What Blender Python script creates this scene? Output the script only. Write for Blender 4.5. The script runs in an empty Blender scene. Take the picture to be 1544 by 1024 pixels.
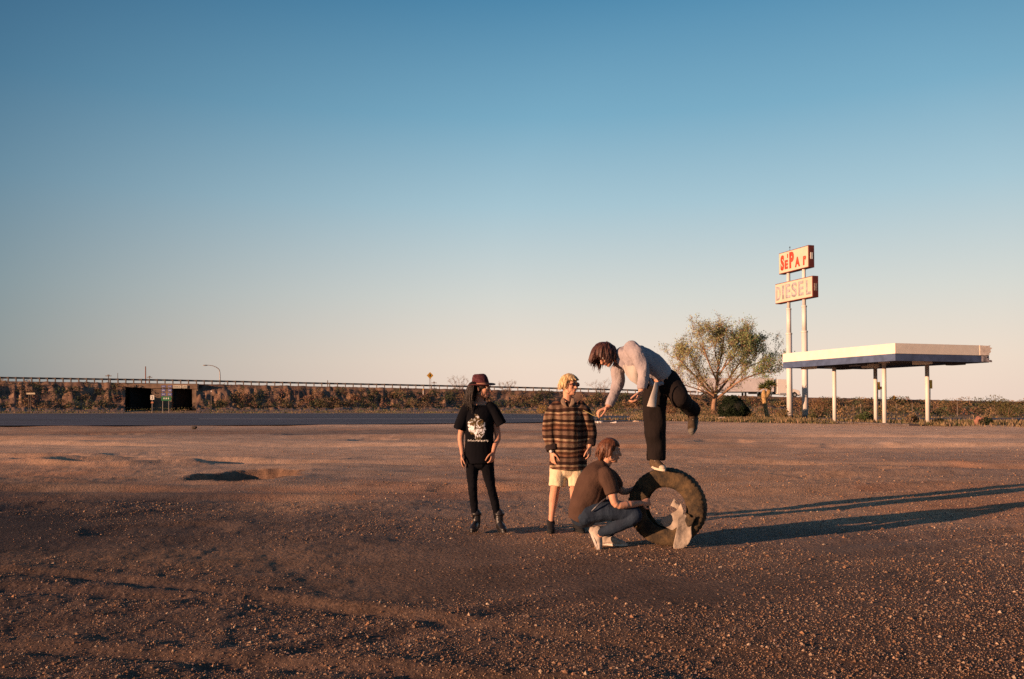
import bpy, math, random
import numpy as np
from mathutils import Vector, Matrix
SC = bpy.context.scene
COL = SC.collection
R = math.radians
# ------------------------------------------------------------------ camera
CAMH = 1.45
PITCH = R(1.5)
cam_d = bpy.data.cameras.new('camera'); cam = bpy.data.objects.new('camera', cam_d); COL.objects.link(cam)
cam.location = (0, 0, CAMH); cam.rotation_euler = (R(90) + PITCH, 0, 0)
cam_d.sensor_width = 36; cam_d.lens = 1200 / 1544 * 36
SHY = (95 - 1200 * math.tan(PITCH)) / 1544
cam_d.shift_y = SHY
cam_d.clip_start = 0.05; cam_d.clip_end = 9000
SC.camera = cam
# ------------------------------------------------------------------ sun and sky
SUN_EL, SUN_AZ = R(8.0), math.atan2(-0.88, -0.47)      # azimuth measured from +Y towards +X
SUNV = Vector((math.sin(SUN_AZ) * math.cos(SUN_EL), math.cos(SUN_AZ) * math.cos(SUN_EL), math.sin(SUN_EL)))
sd = bpy.data.lights.new('sun', 'SUN'); so = bpy.data.objects.new('sun', sd); COL.objects.link(so)
sd.energy = 5.0; sd.angle = R(0.53); sd.color = (1.0, 0.57, 0.34)
so.rotation_euler = (-SUNV).to_track_quat('-Z', 'Y').to_euler(); so.location = (-60, -30, 12)
W = bpy.data.worlds.new('World'); SC.world = W; W.use_nodes = True
wn = W.node_tree; bg = wn.nodes['Background']
sky = wn.nodes.new('ShaderNodeTexSky'); sky.sky_type = 'NISHITA'; sky.sun_disc = False
sky.sun_elevation = SUN_EL; sky.sun_rotation = SUN_AZ
sky.altitude = 0; sky.air_density = 1.3; sky.dust_density = 2.2; sky.ozone_density = 2.0
# the evening air: colour of the sky by height above the horizon and by bearing
tc = wn.nodes.new('ShaderNodeTexCoord'); sx = wn.nodes.new('ShaderNodeSeparateXYZ')
wn.links.new(tc.outputs['Generated'], sx.inputs[0])
ramp = wn.nodes.new('ShaderNodeValToRGB')
wn.links.new(sx.outputs['Z'], ramp.inputs[0])
SKYRAMP = [(0.0, (.60, .465, .385)), (.05, (.575, .475, .40)), (.13, (.44, .445, .42)), (.24, (.25, .365, .42)), (.34, (.122, .265, .362)), (.46, (.046, .163, .275)), (.62, (.022, .09, .195)), (1.0, (.010, .045, .12))]
cr = ramp.color_ramp
while len(cr.elements) < len(SKYRAMP): cr.elements.new(0.5)
for e, (p, c) in zip(cr.elements, SKYRAMP): e.position = p; e.color = (*c, 1)
mx = wn.nodes.new('ShaderNodeMix'); mx.data_type = 'RGBA'
mx.inputs[0].default_value = 0.88
scl = wn.nodes.new('ShaderNodeVectorMath'); scl.operation = 'SCALE'; scl.inputs[3].default_value = 10.0
# away from the bearing the camera looks along the air is a little deeper
vdot = wn.nodes.new('ShaderNodeVectorMath'); vdot.operation = 'DOT_PRODUCT'
dv = Vector((0.26, 0.93, 0.16)).normalized(); vdot.inputs[1].default_value = dv
wn.links.new(tc.outputs['Generated'], vdot.inputs[0])
rr = wn.nodes.new('ShaderNodeMapRange'); rr.inputs[1].default_value = 0.66; rr.inputs[2].default_value = 0.96
rr.inputs[3].default_value = 0.0; rr.inputs[4].default_value = 1.0
wn.links.new(vdot.outputs['Value'], rr.inputs[0])
edge = wn.nodes.new('ShaderNodeMix'); edge.data_type = 'RGBA'; edge.inputs[6].default_value = (.32, .43, .52, 1); edge.inputs[7].default_value = (1, 1, 1, 1); wn.links.new(rr.outputs[0], edge.inputs[0])
sc2 = wn.nodes.new('ShaderNodeVectorMath'); sc2.operation = 'MULTIPLY'
wn.links.new(ramp.outputs[0], sc2.inputs[0]); wn.links.new(edge.outputs[2], sc2.inputs[1])
wn.links.new(sc2.outputs[0], scl.inputs[0])
wn.links.new(sky.outputs[0], mx.inputs[6]); wn.links.new(scl.outputs[0], mx.inputs[7])
wn.links.new(mx.outputs[2], bg.inputs[0]); bg.inputs[1].default_value = 0.1
SC.view_settings.view_transform = 'Standard'; SC.view_settings.look = 'None'
SC.view_settings.exposure = 0.7; SC.view_settings.gamma = 1.0
SC.render.engine = 'CYCLES'
SC.cycles.use_denoising = False
SC.cycles.max_bounces = 6
# ------------------------------------------------------------------ geometry helpers
cp, sp = math.cos(PITCH), math.sin(PITCH)
def ray(px, py):
    xc = (px - 772) / 1200; yc = -(py - 512) / 1200 + SHY * 1544 / 1200
    return Vector((xc, cp - yc * sp, yc * cp + sp))
def at(px, py, D):
    d = ray(px, py); return Vector((0, 0, CAMH)) + d * (D / d.y)
def gnd(px, py, z=0.0):
    d = ray(px, py); return Vector((0, 0, CAMH)) + d * ((z - CAMH) / d.z)
def V(*a): return Vector(a)
_t2 = np.random.RandomState(7).rand(256, 256)
def vn2(x, y, s=0):
    x = x + s * 17.3; y = y + s * 41.7
    xi = np.floor(x).astype(int); yi = np.floor(y).astype(int)
    fx = x - xi; fy = y - yi
    fx = fx * fx * (3 - 2 * fx); fy = fy * fy * (3 - 2 * fy)
    a = _t2[xi & 255, yi & 255]; b = _t2[(xi + 1) & 255, yi & 255]
    c = _t2[xi & 255, (yi + 1) & 255]; d = _t2[(xi + 1) & 255, (yi + 1) & 255]
    return (a * (1 - fx) + b * fx) * (1 - fy) + (c * (1 - fx) + d * fx) * fy - 0.5
_t3 = np.random.RandomState(9).rand(32, 32, 32)
def vn3(p, s=0):
    p = p + s * 7.31
    i = np.floor(p).astype(int); f = p - i; f = f * f * (3 - 2 * f); r = 0
    for dx in (0, 1):
        for dy in (0, 1):
            for dz in (0, 1):
                w = (f[:, 0] if dx else 1 - f[:, 0]) * (f[:, 1] if dy else 1 - f[:, 1]) * (f[:, 2] if dz else 1 - f[:, 2])
                r = r + w * _t3[(i[:, 0] + dx) & 31, (i[:, 1] + dy) & 31, (i[:, 2] + dz) & 31]
    return r - 0.5
def np_mesh(name, v, f, mat=None, parent=None, smooth=True, attr=None, fattr=None):
    """v (n,3); f (m,k) all faces of the same size"""
    v = np.asarray(v, dtype=np.float32); f = np.asarray(f, dtype=np.int32)
    me = bpy.data.meshes.new(name); k = f.shape[1]
    me.vertices.add(len(v)); me.vertices.foreach_set('co', v.ravel())
    me.loops.add(f.size); me.loops.foreach_set('vertex_index', f.ravel())
    me.polygons.add(len(f)); me.polygons.foreach_set('loop_start', np.arange(0, f.size, k, dtype=np.int32))
    me.polygons.foreach_set('loop_total', np.full(len(f), k, dtype=np.int32))
    me.update(calc_edges=True)
    me.polygons.foreach_set('use_smooth', np.full(len(f), smooth))
    if attr is not None:
        ca = me.color_attributes.new('tint', 'FLOAT_COLOR', 'POINT')
        a = np.ones((len(v), 4), np.float32); a[:, :3] = attr; ca.data.foreach_set('color', a.ravel())
    if fattr is not None:
        fa = me.attributes.new('rnd', 'FLOAT', 'FACE'); fa.data.foreach_set('value', np.asarray(fattr, np.float32))
    o = bpy.data.objects.new(name, me); COL.objects.link(o)
    if mat: me.materials.append(mat)
    if parent: o.parent = parent; o.matrix_parent_inverse = Matrix.Translation(parent.location).inverted() if parent.rotation_euler.z == 0 else parent.matrix_basis.inverted()
    return o
def tag(o, label=None, cat=None, group=None, kind=None):
    if label: o['label'] = label
    if cat: o['category'] = cat
    if group: o['group'] = group
    if kind: o['kind'] = kind
    return o
def thing(name, label, cat, loc=(0, 0, 0), group=None):
    o = bpy.data.objects.new(name, None); COL.objects.link(o); o.location = loc; o.empty_display_size = .2
    return tag(o, label, cat, group)
def catmull(P, n=5):
    P = [np.array(p, float) for p in P]
    if len(P) < 3:
        return [P[0] + (P[-1] - P[0]) * t / n for t in range(n + 1)]
    Q = [2 * P[0] - P[1]] + P + [2 * P[-1] - P[-2]]; out = []
    for i in range(1, len(Q) - 2):
        for k in range(n):
            t = k / n
            out.append(.5 * (2 * Q[i] + (Q[i + 1] - Q[i - 1]) * t + (2 * Q[i - 1] - 5 * Q[i] + 4 * Q[i + 1] - Q[i + 2]) * t * t + (3 * Q[i] - Q[i - 1] - 3 * Q[i + 1] + Q[i + 2]) * t ** 3))
    out.append(P[-1]); return out
class Solid:
    def __init__(s): s.v = []; s.f = []; s.n = 0
    def add(s, v, f):
        s.v += [tuple(x) for x in v]; s.f += [tuple(i + s.n for i in q) for q in f]; s.n += len(v)
    def box(s, c, size, B=None, bev=0):
        """box centred on c; B = 3x3 matrix whose columns are its axes"""
        B = B or Matrix.Identity(3); c = Vector(c); h = [k / 2 for k in size]
        vs = [c + B @ Vector((x * h[0], y * h[1], z * h[2])) for x in (-1, 1) for y in (-1, 1) for z in (-1, 1)]
        s.add(vs, [(0, 1, 3, 2), (4, 6, 7, 5), (0, 4, 5, 1), (2, 3, 7, 6), (0, 2, 6, 4), (1, 5, 7, 3)]); return s
    def prism(s, poly, thick, o, B):
        """polygon (u,w) in plane of B col0, col2, extruded along col1 by thick"""
        n = len(poly); o = Vector(o); vs = []
        for d in (0, thick): vs += [o + B @ Vector((u, d, w)) for u, w in poly]
        fs = [tuple(range(n)), tuple(range(2 * n - 1, n - 1, -1))] + [(i, i + n, (i + 1) % n + n, (i + 1) % n) for i in range(n)]
        s.add(vs, fs); return s
    def ell(s, c, r, B=None, nu=16, nv=10):
        B = B or Matrix.Identity(3); c = Vector(c)
        if not hasattr(r, '__len__'): r = (r, r, r)
        vs = [c + B @ Vector((0, 0, r[2]))]
        for j in range(1, nv):
            th = math.pi * j / nv
            for i in range(nu):
                a = 2 * math.pi * i / nu
                vs.append(c + B @ Vector((r[0] * math.sin(th) * math.cos(a), r[1] * math.sin(th) * math.sin(a), r[2] * math.cos(th))))
        vs.append(c + B @ Vector((0, 0, -r[2]))); fs = []
        for i in range(nu): fs.append((0, 1 + i, 1 + (i + 1) % nu))
        for j in range(nv - 2):
            for i in range(nu):
                a = 1 + j * nu + i; b = 1 + j * nu + (i + 1) % nu; fs.append((a, a + nu, b + nu, b))
        L = len(vs) - 1; b0 = 1 + (nv - 2) * nu
        for i in range(nu): fs.append((L, b0 + (i + 1) % nu, b0 + i))
        s.add(vs, fs); return s
    def tube(s, pts, rads, side=(1, 0, 0), nu=14, n=4, cap0=True, cap1=True):
        """rads: r or (r along side, r along normal); cap True = rounded, False = flat"""
        P = catmull(pts, n)
        rr = [np.array(r if hasattr(r, '__len__') else (r, r), float) for r in rads]
        RR = catmull(rr, n) if len(rr) > 2 else [rr[0] + (rr[-1] - rr[0]) * t / n for t in range(n + 1)]
        P = [Vector(p) for p in P]; side = Vector(side); rings = []
        T = []
        for i in range(len(P)):
            a = P[max(i - 1, 0)]; b = P[min(i + 1, len(P) - 1)]; T.append((b - a).normalized())
        fr = []; prev = side
        for t in T:
            u = prev - t * prev.dot(t)
            if u.length < 1e-4: u = Vector((0, 1, 0)) - t * t.y
            u.normalize(); fr.append((u, t.cross(u))); prev = side if side.cross(t).length > .3 else u
        seq = []
        if cap0:
            for k in (0.25, .6, .88): seq.append((P[0] - T[0] * float(min(RR[0])) * math.sqrt(1 - k * k), RR[0] * k, fr[0]))
        for i in range(len(P)): seq.append((P[i], RR[i], fr[i]))
        if cap1:
            for k in (.88, .6, .25): seq.append((P[-1] + T[-1] * float(min(RR[-1])) * math.sqrt(1 - k * k), RR[-1] * k, fr[-1]))
        vs = []
        for c, r, (u, w) in seq:
            for i in range(nu):
                a = 2 * math.pi * i / nu; vs.append(c + u * (max(r[0], 1e-4) * math.cos(a)) + w * (max(r[1], 1e-4) * math.sin(a)))
        fs = [tuple(range(nu - 1, -1, -1))]
        for j in range(len(seq) - 1):
            for i in range(nu):
                a = j * nu + i; b = j * nu + (i + 1) % nu; fs.append((a, b, b + nu, a + nu))
        fs.append(tuple(range((len(seq) - 1) * nu, len(seq) * nu))); s.add(vs, fs); return s
    def build(s, name, mat, parent=None, voxel=0, smooth=0, disp=None, shade=None, bevel=0):
        me = bpy.data.meshes.new(name); me.from_pydata(s.v, [], s.f); me.update()
        o = bpy.data.objects.new(name, me); COL.objects.link(o)
        if voxel or bevel:
            if voxel:
                m = o.modifiers.new('r', 'REMESH'); m.mode = 'VOXEL'; m.voxel_size = voxel
                if smooth: m2 = o.modifiers.new('s', 'SMOOTH'); m2.iterations = smooth; m2.factor = .5
            else:
                m = o.modifiers.new('b', 'BEVEL'); m.width = bevel; m.segments = 2; m.limit_method = 'ANGLE'
            dg = bpy.context.evaluated_depsgraph_get(); dg.update()
            m3 = bpy.data.meshes.new_from_object(o.evaluated_get(dg)); o.modifiers.clear(); o.data = m3; bpy.data.meshes.remove(me); me = m3; me.name = name
        if disp:
            n = len(me.vertices); co = np.empty(n * 3, np.float32); me.vertices.foreach_get('co', co); co = co.reshape(-1, 3)
            no = np.array([v.normal[:] for v in me.vertices], np.float32)
            d = disp(co, no); co = co + (d if d.ndim == 2 else no * d[:, None]); me.vertices.foreach_set('co', co.astype(np.float32).ravel()); me.update()
        sm = shade if shade is not None else bool(voxel)
        me.polygons.foreach_set('use_smooth', np.full(len(me.polygons), sm))
        me.materials.clear(); me.materials.append(mat)
        if parent: o.parent = parent; o.matrix_parent_inverse = Matrix.Translation(parent.location).inverted()
        return o
# ------------------------------------------------------------------ materials
def nodes_of(m): return m.node_tree.nodes, m.node_tree.links
def mat(name, col, rough=.8, var=.25, scale=6., bump=0., bscale=40., spec=.3, metal=0., col2=None, mscale=None, sub=0.):
    m = bpy.data.materials.new(name); m.use_nodes = True; N, L = nodes_of(m); b = N['Principled BSDF']
    b.inputs['Roughness'].default_value = rough; b.inputs['Specular IOR Level'].default_value = spec; b.inputs['Metallic'].default_value = metal
    t = N.new('ShaderNodeTexCoord'); n = N.new('ShaderNodeTexNoise'); n.inputs['Scale'].default_value = scale; n.inputs['Detail'].default_value = 6
    L.new(t.outputs['Object'], n.inputs['Vector'])
    if mscale: 
        mp = N.new('ShaderNodeMapping'); mp.inputs['Scale'].default_value = mscale
        L.new(t.outputs['Object'], mp.inputs[0]); L.new(mp.outputs[0], n.inputs['Vector'])
    r = N.new('ShaderNodeValToRGB'); L.new(n.outputs[0], r.inputs[0])
    c2 = col2 or tuple(min(1, k * (1 + var)) for k in col); c1 = tuple(k * (1 - var) for k in col)
    r.color_ramp.elements[0].position = .35; r.color_ramp.elements[1].position = .65
    r.color_ramp.elements[0].color = (*(c1 if not col2 else col), 1); r.color_ramp.elements[1].color = (*c2, 1)
    L.new(r.outputs[0], b.inputs['Base Color'])
    if bump:
        n2 = N.new('ShaderNodeTexNoise'); n2.inputs['Scale'].default_value = bscale; n2.inputs['Detail'].default_value = 5
        L.new(t.outputs['Object'], n2.inputs['Vector']); bp = N.new('ShaderNodeBump'); bp.inputs['Strength'].default_value = 1; bp.inputs['Distance'].default_value = bump
        L.new(n2.outputs[0], bp.inputs['Height']); L.new(bp.outputs[0], b.inputs['Normal'])
    if sub: b.inputs['Subsurface Weight'].default_value = sub; b.inputs['Subsurface Radius'].default_value = (.02, .006, .003)
    return m
def tint_mat(name, rough=.9, gain=(1, 1, 1), trans=0.):
    """colour from the mesh's own 'tint' attribute"""
    m = bpy.data.materials.new(name); m.use_nodes = True; N, L = nodes_of(m); b = N['Principled BSDF']
    b.inputs['Roughness'].default_value = rough; b.inputs['Specular IOR Level'].default_value = .2
    a = N.new('ShaderNodeAttribute'); a.attribute_name = 'tint'; L.new(a.outputs['Color'], b.inputs['Base Color'])
    if trans:
        tr = N.new('ShaderNodeBsdfTranslucent'); L.new(a.outputs['Color'], tr.inputs[0]); ms = N.new('ShaderNodeMixShader'); ms.inputs[0].default_value = trans
        L.new(b.outputs[0], ms.inputs[1]); L.new(tr.outputs[0], ms.inputs[2]); L.new(ms.outputs[0], N['Material Output'].inputs[0])
    return m
# ================================================================== THE GROUND
PH = gnd(372, 716)                                    # pothole
CALM = [(1.6, 8.1, 2.2), (-0.2, 8.9, 1.0), (0.5, 9.0, 1.0), (0.9, 8.0, 1.0)]
def lot_height(x, y):
    x = np.asarray(x, float); y = np.asarray(y, float)
    near = np.clip((34 - y) / 20, 0, 1); mid = np.clip((75 - y) / 30, 0, 1)
    back = np.clip((y + 6) / 5, 0, 1)
    h = .055 * vn2(x / 5.3 + y * .03, y / 4.1, 1) * mid
    h = h + .05 * vn2(x / 2.6, y / 1.7, 2) * mid * np.clip((y - 3) / 8, .45, 1)
    patch = np.clip(.5 + 2.2 * vn2(x / 3.1, y / 2.3, 3), 0, 1)
    h = h + .018 * vn2(x / .62, y / .5, 4) * near * (.35 + patch)
    h = h + .010 * vn2(x / .21, y / .21, 5) * near * (.3 + patch)
    h = h + .008 * vn2(x / .085, y / .085, 6) * near * (.25 + patch)
    h = h + .005 * vn2(x / .04, y / .04, 16) * near * (.3 + patch)
    st = np.clip(vn2(x / 6., y / 3.5, 71) * 2.2 + .25, 0, 1) * np.clip((y - 9) / 6, 0, 1) * mid
    h = h + .09 * vn2(x / 2.3 + y * .12, y / .95, 72) * st + .05 * vn2(x / .7, y / .4, 73) * st * near
    # wheel ruts crossing the lot on long curves
    for k, (a, off, amp, w) in enumerate([(.33, -7.2, .028, .12), (.33, -6.85, .022, .10), (.30, -5.9, .02, .12), (.31, -5.6, .016, .10), (-.16, 12.5, .05, .3), (-.16, 14.3, .06, .3), (.10, 19.5, .07, .4), (-.55, 5.2, .022, .14), (-.5, 6.4, .025, .14), (.05, 27, .10, .6), (-.08, 33, .10, .7)]):
        d = y - off - 10.6 * (off < 0) - a * -1 * x - .5 * np.sin(x * .35 + k)
        m = np.clip(1.2 + 3 * vn2(x / 3.0, y / 3.0, 20 + k), 0, 1)
        h = h + amp * m * (np.exp(-((d - w * 1.6) / w) ** 2) * .7 - np.exp(-(d / w) ** 2))
    calm = np.zeros_like(x)
    for cx, cy, r in CALM: calm = np.maximum(calm, np.exp(-(((x - cx) ** 2 + (y - cy) ** 2) / (r * r)) ** 2))
    h = h * (1 - .5 * calm) * back
    # pothole with a broken rim
    dx = (x - PH.x) / 1.02; dy = (y - PH.y) / 1.30
    rr_ = np.sqrt(dx * dx + dy * dy) + .25 * vn2(x / .45, y / .45, 8) + .12 * vn2(x / .13, y / .13, 9)
    h = h - .26 * np.clip((1.0 - rr_) / .30, 0, 1) + .012 * np.exp(-((rr_ - 1.15) / .18) ** 2)
    for ppx, ppy, ra, rb, dp in ((205, 686, 1.0, 1.0, .09), (95, 690, 1.5, 1.0, .10), (1090, 665, 1.3, 1.2, .12), (1335, 708, .7, .5, .10), (560, 662, 1.2, 1.6, .12), (610, 690, 1.5, .8, .08), (1210, 700, 1.4, .5, .07), (1290, 671, 1.6, 1.2, .10), (150, 655, 2.5, 1.6, .12), (470, 655, 1.6, 1.2, .10), (700, 735, .8, .5, .06), (1230, 716, 1.0, .4, .06), (60, 770, 1.0, .7, .09), (250, 800, .8, .5, .07)):
        c_ = gnd(ppx, ppy); r3 = np.sqrt(((x - c_.x) / ra) ** 2 + ((y - c_.y) / rb) ** 2) + .5 * vn2(x / .8, y / .7, 81 + ppx % 7) + .25 * vn2(x / .25, y / .25, 82)
        dp = dp * .45; h = h - dp * np.clip((1 - r3) / .35, 0, 1) + dp * .2 * np.exp(-((r3 - 1.15) / .2) ** 2)
    rr2 = np.sqrt(((x + 9.8) / 1.9) ** 2 + ((y - 19.6) / 1.0) ** 2) + .3 * vn2(x / .6, y / .5, 10)
    h = h + .10 * np.exp(-((rr2 - 1.0) / .25) ** 2) - .05 * np.clip(1 - rr2, 0, 1)
    return h
ys = [-400, -120, -40, -15, -7, -4, -2, 0, .8, 1.4]
y = 1.7
while y < 75: ys.append(y); y += .0068 * y + .0005 * y * max(0, y - 20) / 10
while y < 6500: ys.append(y); y *= 1.06
ys = np.array(ys)
NC = 860; s = np.linspace(-1, 1, NC); ext = np.array([2, 8, 30, 120, 500, 2500.])
win = np.where(ys > 0, .78 * (ys + 1.6), .78 * (1.6 - ys))
X = np.concatenate([-(win[:, None] + ext[::-1]), win[:, None] * s, win[:, None] + ext], axis=1)
Y = np.repeat(ys[:, None], X.shape[1], axis=1)
H = lot_height(X, Y)
nr, nc = X.shape; idx = np.arange(nr * nc).reshape(nr, nc)
F = np.stack([idx[:-1, :-1], idx[:-1, 1:], idx[1:, 1:], idx[1:, :-1]], -1).reshape(-1, 4)
# the ground's own colours: pink-brown caliche, greyer gravel, red dirt, straw verge, plus painted-in darkening
def ground_tint(x, y):
    n1 = vn2(x / 7., y / 5., 31); n2 = vn2(x / 1.9, y / 1.3, 32); n3 = vn2(x / .5, y / .4, 33)
    base = np.array([.48, .29, .172]); grey = np.array([.25, .18, .14]); red = np.array([.42, .195, .10]); pale = np.array([.78, .51, .325])
    a = np.clip(.45 + 1.3 * n1 + .9 * n2, 0, 1)[..., None]; c = base * (1 - a) + grey * a
    b = np.clip(1.6 * vn2(x / 4., y / 2.6, 34) + .8 * n3 - .05, 0, .85)[..., None]; c = c * (1 - b) + red * b
    p = (np.clip((y - 12) / 16, 0, 1) * np.clip(.55 + 1.2 * vn2(x / 11., y / 6., 35) + .02 * x, 0, 1))[..., None]; c = c * (1 - p) + pale * p
    # corner gloom painted into the soil colour towards the near left of the lot
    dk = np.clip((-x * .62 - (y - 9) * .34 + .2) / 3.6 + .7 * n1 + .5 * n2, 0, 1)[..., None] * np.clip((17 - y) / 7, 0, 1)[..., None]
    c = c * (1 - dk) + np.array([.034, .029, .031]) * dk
    nd = (np.clip((11 - y + 3 * n1 + 1.5 * n2) / 6.5, 0, 1) * .96)[..., None]; c = c * (1 - nd) + (np.array([.112, .072, .052]) * (1 + .7 * n2[..., None])) * nd  # foreground falloff in brightness painted into the soil colour
    pr = np.sqrt(((x - PH.x) / 1.02) ** 2 + ((y - PH.y) / 1.3) ** 2) + .25 * vn2(x / .45, y / .45, 8); pm = (np.clip((1.12 - pr) / .1, 0, 1) * .85)[..., None]; c = c * (1 - pm) + np.array([.15, .085, .055]) * pm  # pothole shadow deepened by a dark tint over floor and walls
    px = 772 + 1200 * x / np.maximum(y, 1)
    lim = np.interp(px, [-500, 850, 1000, 1080, 1200, 1350, 1544, 2300], [200, 66, 64, 60, 56.5, 51.5, 45.5, 40])
    v = np.clip((y - lim + 6 * n2) / 2.5, 0, 1)[..., None]
    straw = np.array([.34, .22, .105]) * (1 + .9 * n2[..., None]) ; dirt = np.array([.30, .185, .12])
    g = straw * .6 + dirt * .4
    far = np.clip((y - 100) / 8, 0, 1)[..., None]; v = np.maximum(v, far)
    return np.clip(c * (1 - v) + g * v, .01, 1)
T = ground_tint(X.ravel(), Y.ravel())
gm = bpy.data.materials.new('gravel_lot'); gm.use_nodes = True; N, L = nodes_of(gm); b = N['Principled BSDF']
b.inputs['Roughness'].default_value = .95; b.inputs['Specular IOR Level'].default_value = .1
at_ = N.new('ShaderNodeAttribute'); at_.attribute_name = 'tint'
tcn = N.new('ShaderNodeTexCoord')
n1 = N.new('ShaderNodeTexNoise'); n1.inputs['Scale'].default_value = 22; n1.inputs['Detail'].default_value = 9; n1.inputs['Roughness'].default_value = .75
vo = N.new('ShaderNodeTexVoronoi'); vo.inputs['Scale'].default_value = 34
n3 = N.new('ShaderNodeTexNoise'); n3.inputs['Scale'].default_value = 1.3; n3.inputs['Detail'].default_value = 8; n3.inputs['Roughness'].default_value = .7
for q in (n1, vo, n3): L.new(tcn.outputs['Object'], q.inputs['Vector'])
mr = N.new('ShaderNodeMapRange'); mr.inputs[1].default_value = .3; mr.inputs[2].default_value = .7; mr.inputs[3].default_value = .55; mr.inputs[4].default_value = 1.45
L.new(n1.outputs[0], mr.inputs[0])
mr2 = N.new('ShaderNodeMapRange'); mr2.inputs[1].default_value = .35; mr2.inputs[2].default_value = .65; mr2.inputs[3].default_value = .78; mr2.inputs[4].default_value = 1.22
L.new(n3.outputs[0], mr2.inputs[0])
mm = N.new('ShaderNodeMath'); mm.operation = 'MULTIPLY'; L.new(mr.outputs[0], mm.inputs[0]); L.new(mr2.outputs[0], mm.inputs[1])
sc_ = N.new('ShaderNodeVectorMath'); sc_.operation = 'SCALE'; L.new(at_.outputs['Color'], sc_.inputs[0]); L.new(mm.outputs[0], sc_.inputs[3]); L.new(sc_.outputs[0], b.inputs['Base Color'])
ad = N.new('ShaderNodeMath'); ad.operation = 'ADD'; L.new(n1.outputs[0], ad.inputs[0]); 
vm = N.new('ShaderNodeMath'); vm.operation = 'MULTIPLY'; vm.inputs[1].default_value = -.5; L.new(vo.outputs['Distance'], vm.inputs[0]); L.new(vm.outputs[0], ad.inputs[1])
bp = N.new('ShaderNodeBump'); bp.inputs['Strength'].default_value = 1.; bp.inputs['Distance'].default_value = .011
L.new(ad.outputs[0], bp.inputs['Height']); L.new(bp.outputs[0], b.inputs['Normal'])
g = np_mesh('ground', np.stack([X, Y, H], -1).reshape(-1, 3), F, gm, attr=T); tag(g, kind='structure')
del X, Y, H, T, F, idx
# ---- loose stones lying on the lot: too many to count
rs = np.random.RandomState(3)
M = 330000
yy = 2.6 * np.exp(rs.rand(M) * math.log(26 / 2.6)); xx = (rs.rand(M) * 2 - 1) * .78 * (yy + 1.)
dens = np.clip(.42 + 1.9 * vn2(xx / 2.2, yy / 1.5, 41) + 1.1 * vn2(xx / .6, yy / .5, 42) + .10 * (xx + 2.5), .05, 1) * np.clip((15 - yy) / 8 + .45, .38, 1)
keep = rs.rand(M) < dens; xx, yy = xx[keep], yy[keep]; M = len(xx)
sz = (.0022 + .0043 * rs.rand(M) ** 2.6 + .008 * (rs.rand(M) < .02)) * np.clip(.75 + yy / 14, .8, 2.0)
o6 = np.array([[1, 0, 0], [0, 1, 0], [-1, 0, 0], [0, -1, 0], [0, 0, 1], [0, 0, -1]], float)
f8 = np.array([[0, 1, 4], [1, 2, 4], [2, 3, 4], [3, 0, 4], [1, 0, 5], [2, 1, 5], [3, 2, 5], [0, 3, 5]])
ang = rs.rand(M) * 6.28; vv = o6[None] * (.6 + .7 * rs.rand(M, 6, 1)) + .35 * (rs.rand(M, 6, 3) - .5)
vv[..., 2] *= (.5 + .45 * rs.rand(M))[:, None]; ca, sa = np.cos(ang)[:, None], np.sin(ang)[:, None]
vx = (vv[..., 0] * ca - vv[..., 1] * sa) * sz[:, None] + xx[:, None]; vy = (vv[..., 0] * sa + vv[..., 1] * ca) * sz[:, None] + yy[:, None]
vz = vv[..., 2] * sz[:, None] + (lot_height(xx, yy) + sz * .18)[:, None]
pal = np.array([[.34, .21, .13], [.27, .15, .09], [.42, .29, .19], [.20, .14, .12], [.52, .39, .27], [.32, .17, .09]])
tc_ = pal[rs.choice(6, M, p=[.3, .24, .14, .17, .04, .11])] * (.7 + .5 * rs.rand(M, 1))
gv = np_mesh('gravel', np.stack([vx, vy, vz], -1).reshape(-1, 3), (f8[None] + 6 * np.arange(M)[:, None, None]).reshape(-1, 3), tint_mat('loose_stone'), smooth=False, attr=np.repeat(tc_, 6, 0))
tag(gv, kind='stuff', label='loose tan and brown gravel strewn over the dirt lot')
# ================================================================== ROAD
asph = mat('asphalt', (.062, .066, .092), rough=.85, var=.35, scale=.6, mscale=(.15, 1.2, 1), spec=.25, bump=.004, bscale=30)
def gp(px, d, z): return V((px - 772) / 1200 * d, d, z)
nearE = [(-900, 42), (-400, 45), (0, 48.5), (300, 49.3), (500, 51), (750, 55), (1000, 62), (1250, 64), (1544, 65), (2100, 68)]
farE = [(-900, 92), (-400, 96), (0, 101), (300, 104), (500, 104), (750, 100), (1000, 80), (1250, 74), (1544, 72), (2100, 75)]
Sx = Solid(); vs = []
for (a, d1), (c, d2) in zip(nearE, farE):
    for k in range(7):
        t = k / 6; p = gp(a + (c - a) * t, d1 + (d2 - d1) * t, 0); h_ = float(lot_height(np.array([p.x]), np.array([p.y]))[0]); vs.append((p.x, p.y, .045))
fs = [(i * 7 + k, i * 7 + k + 1, (i + 1) * 7 + k + 1, (i + 1) * 7 + k) for i in range(len(nearE) - 1) for k in range(6)]
Sx.add(vs, fs); tag(Sx.build('road', asph, shade=False), kind='structure')
paint = mat('road_paint', (.30, .26, .25), var=.4, scale=3)
Sx = Solid()
for d0, d1, p0, p1 in ((67.5, 68.9, 300, 990), (100.2, 101.2, 100, 700), (54.5, 54.8, 430, 700)):
    n = 8; vs = []
    for k in range(n + 1):
        px = p0 + (p1 - p0) * k / n
        vs += [tuple(gp(px, d0 + k * .12, .05)), tuple(gp(px, d1 + k * .12, .05))]
    Sx.add(vs, [(2 * k, 2 * k + 1, 2 * k + 3, 2 * k + 2) for k in range(n)])
tag(Sx.build('road_marking', paint, shade=False), kind='structure')
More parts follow.
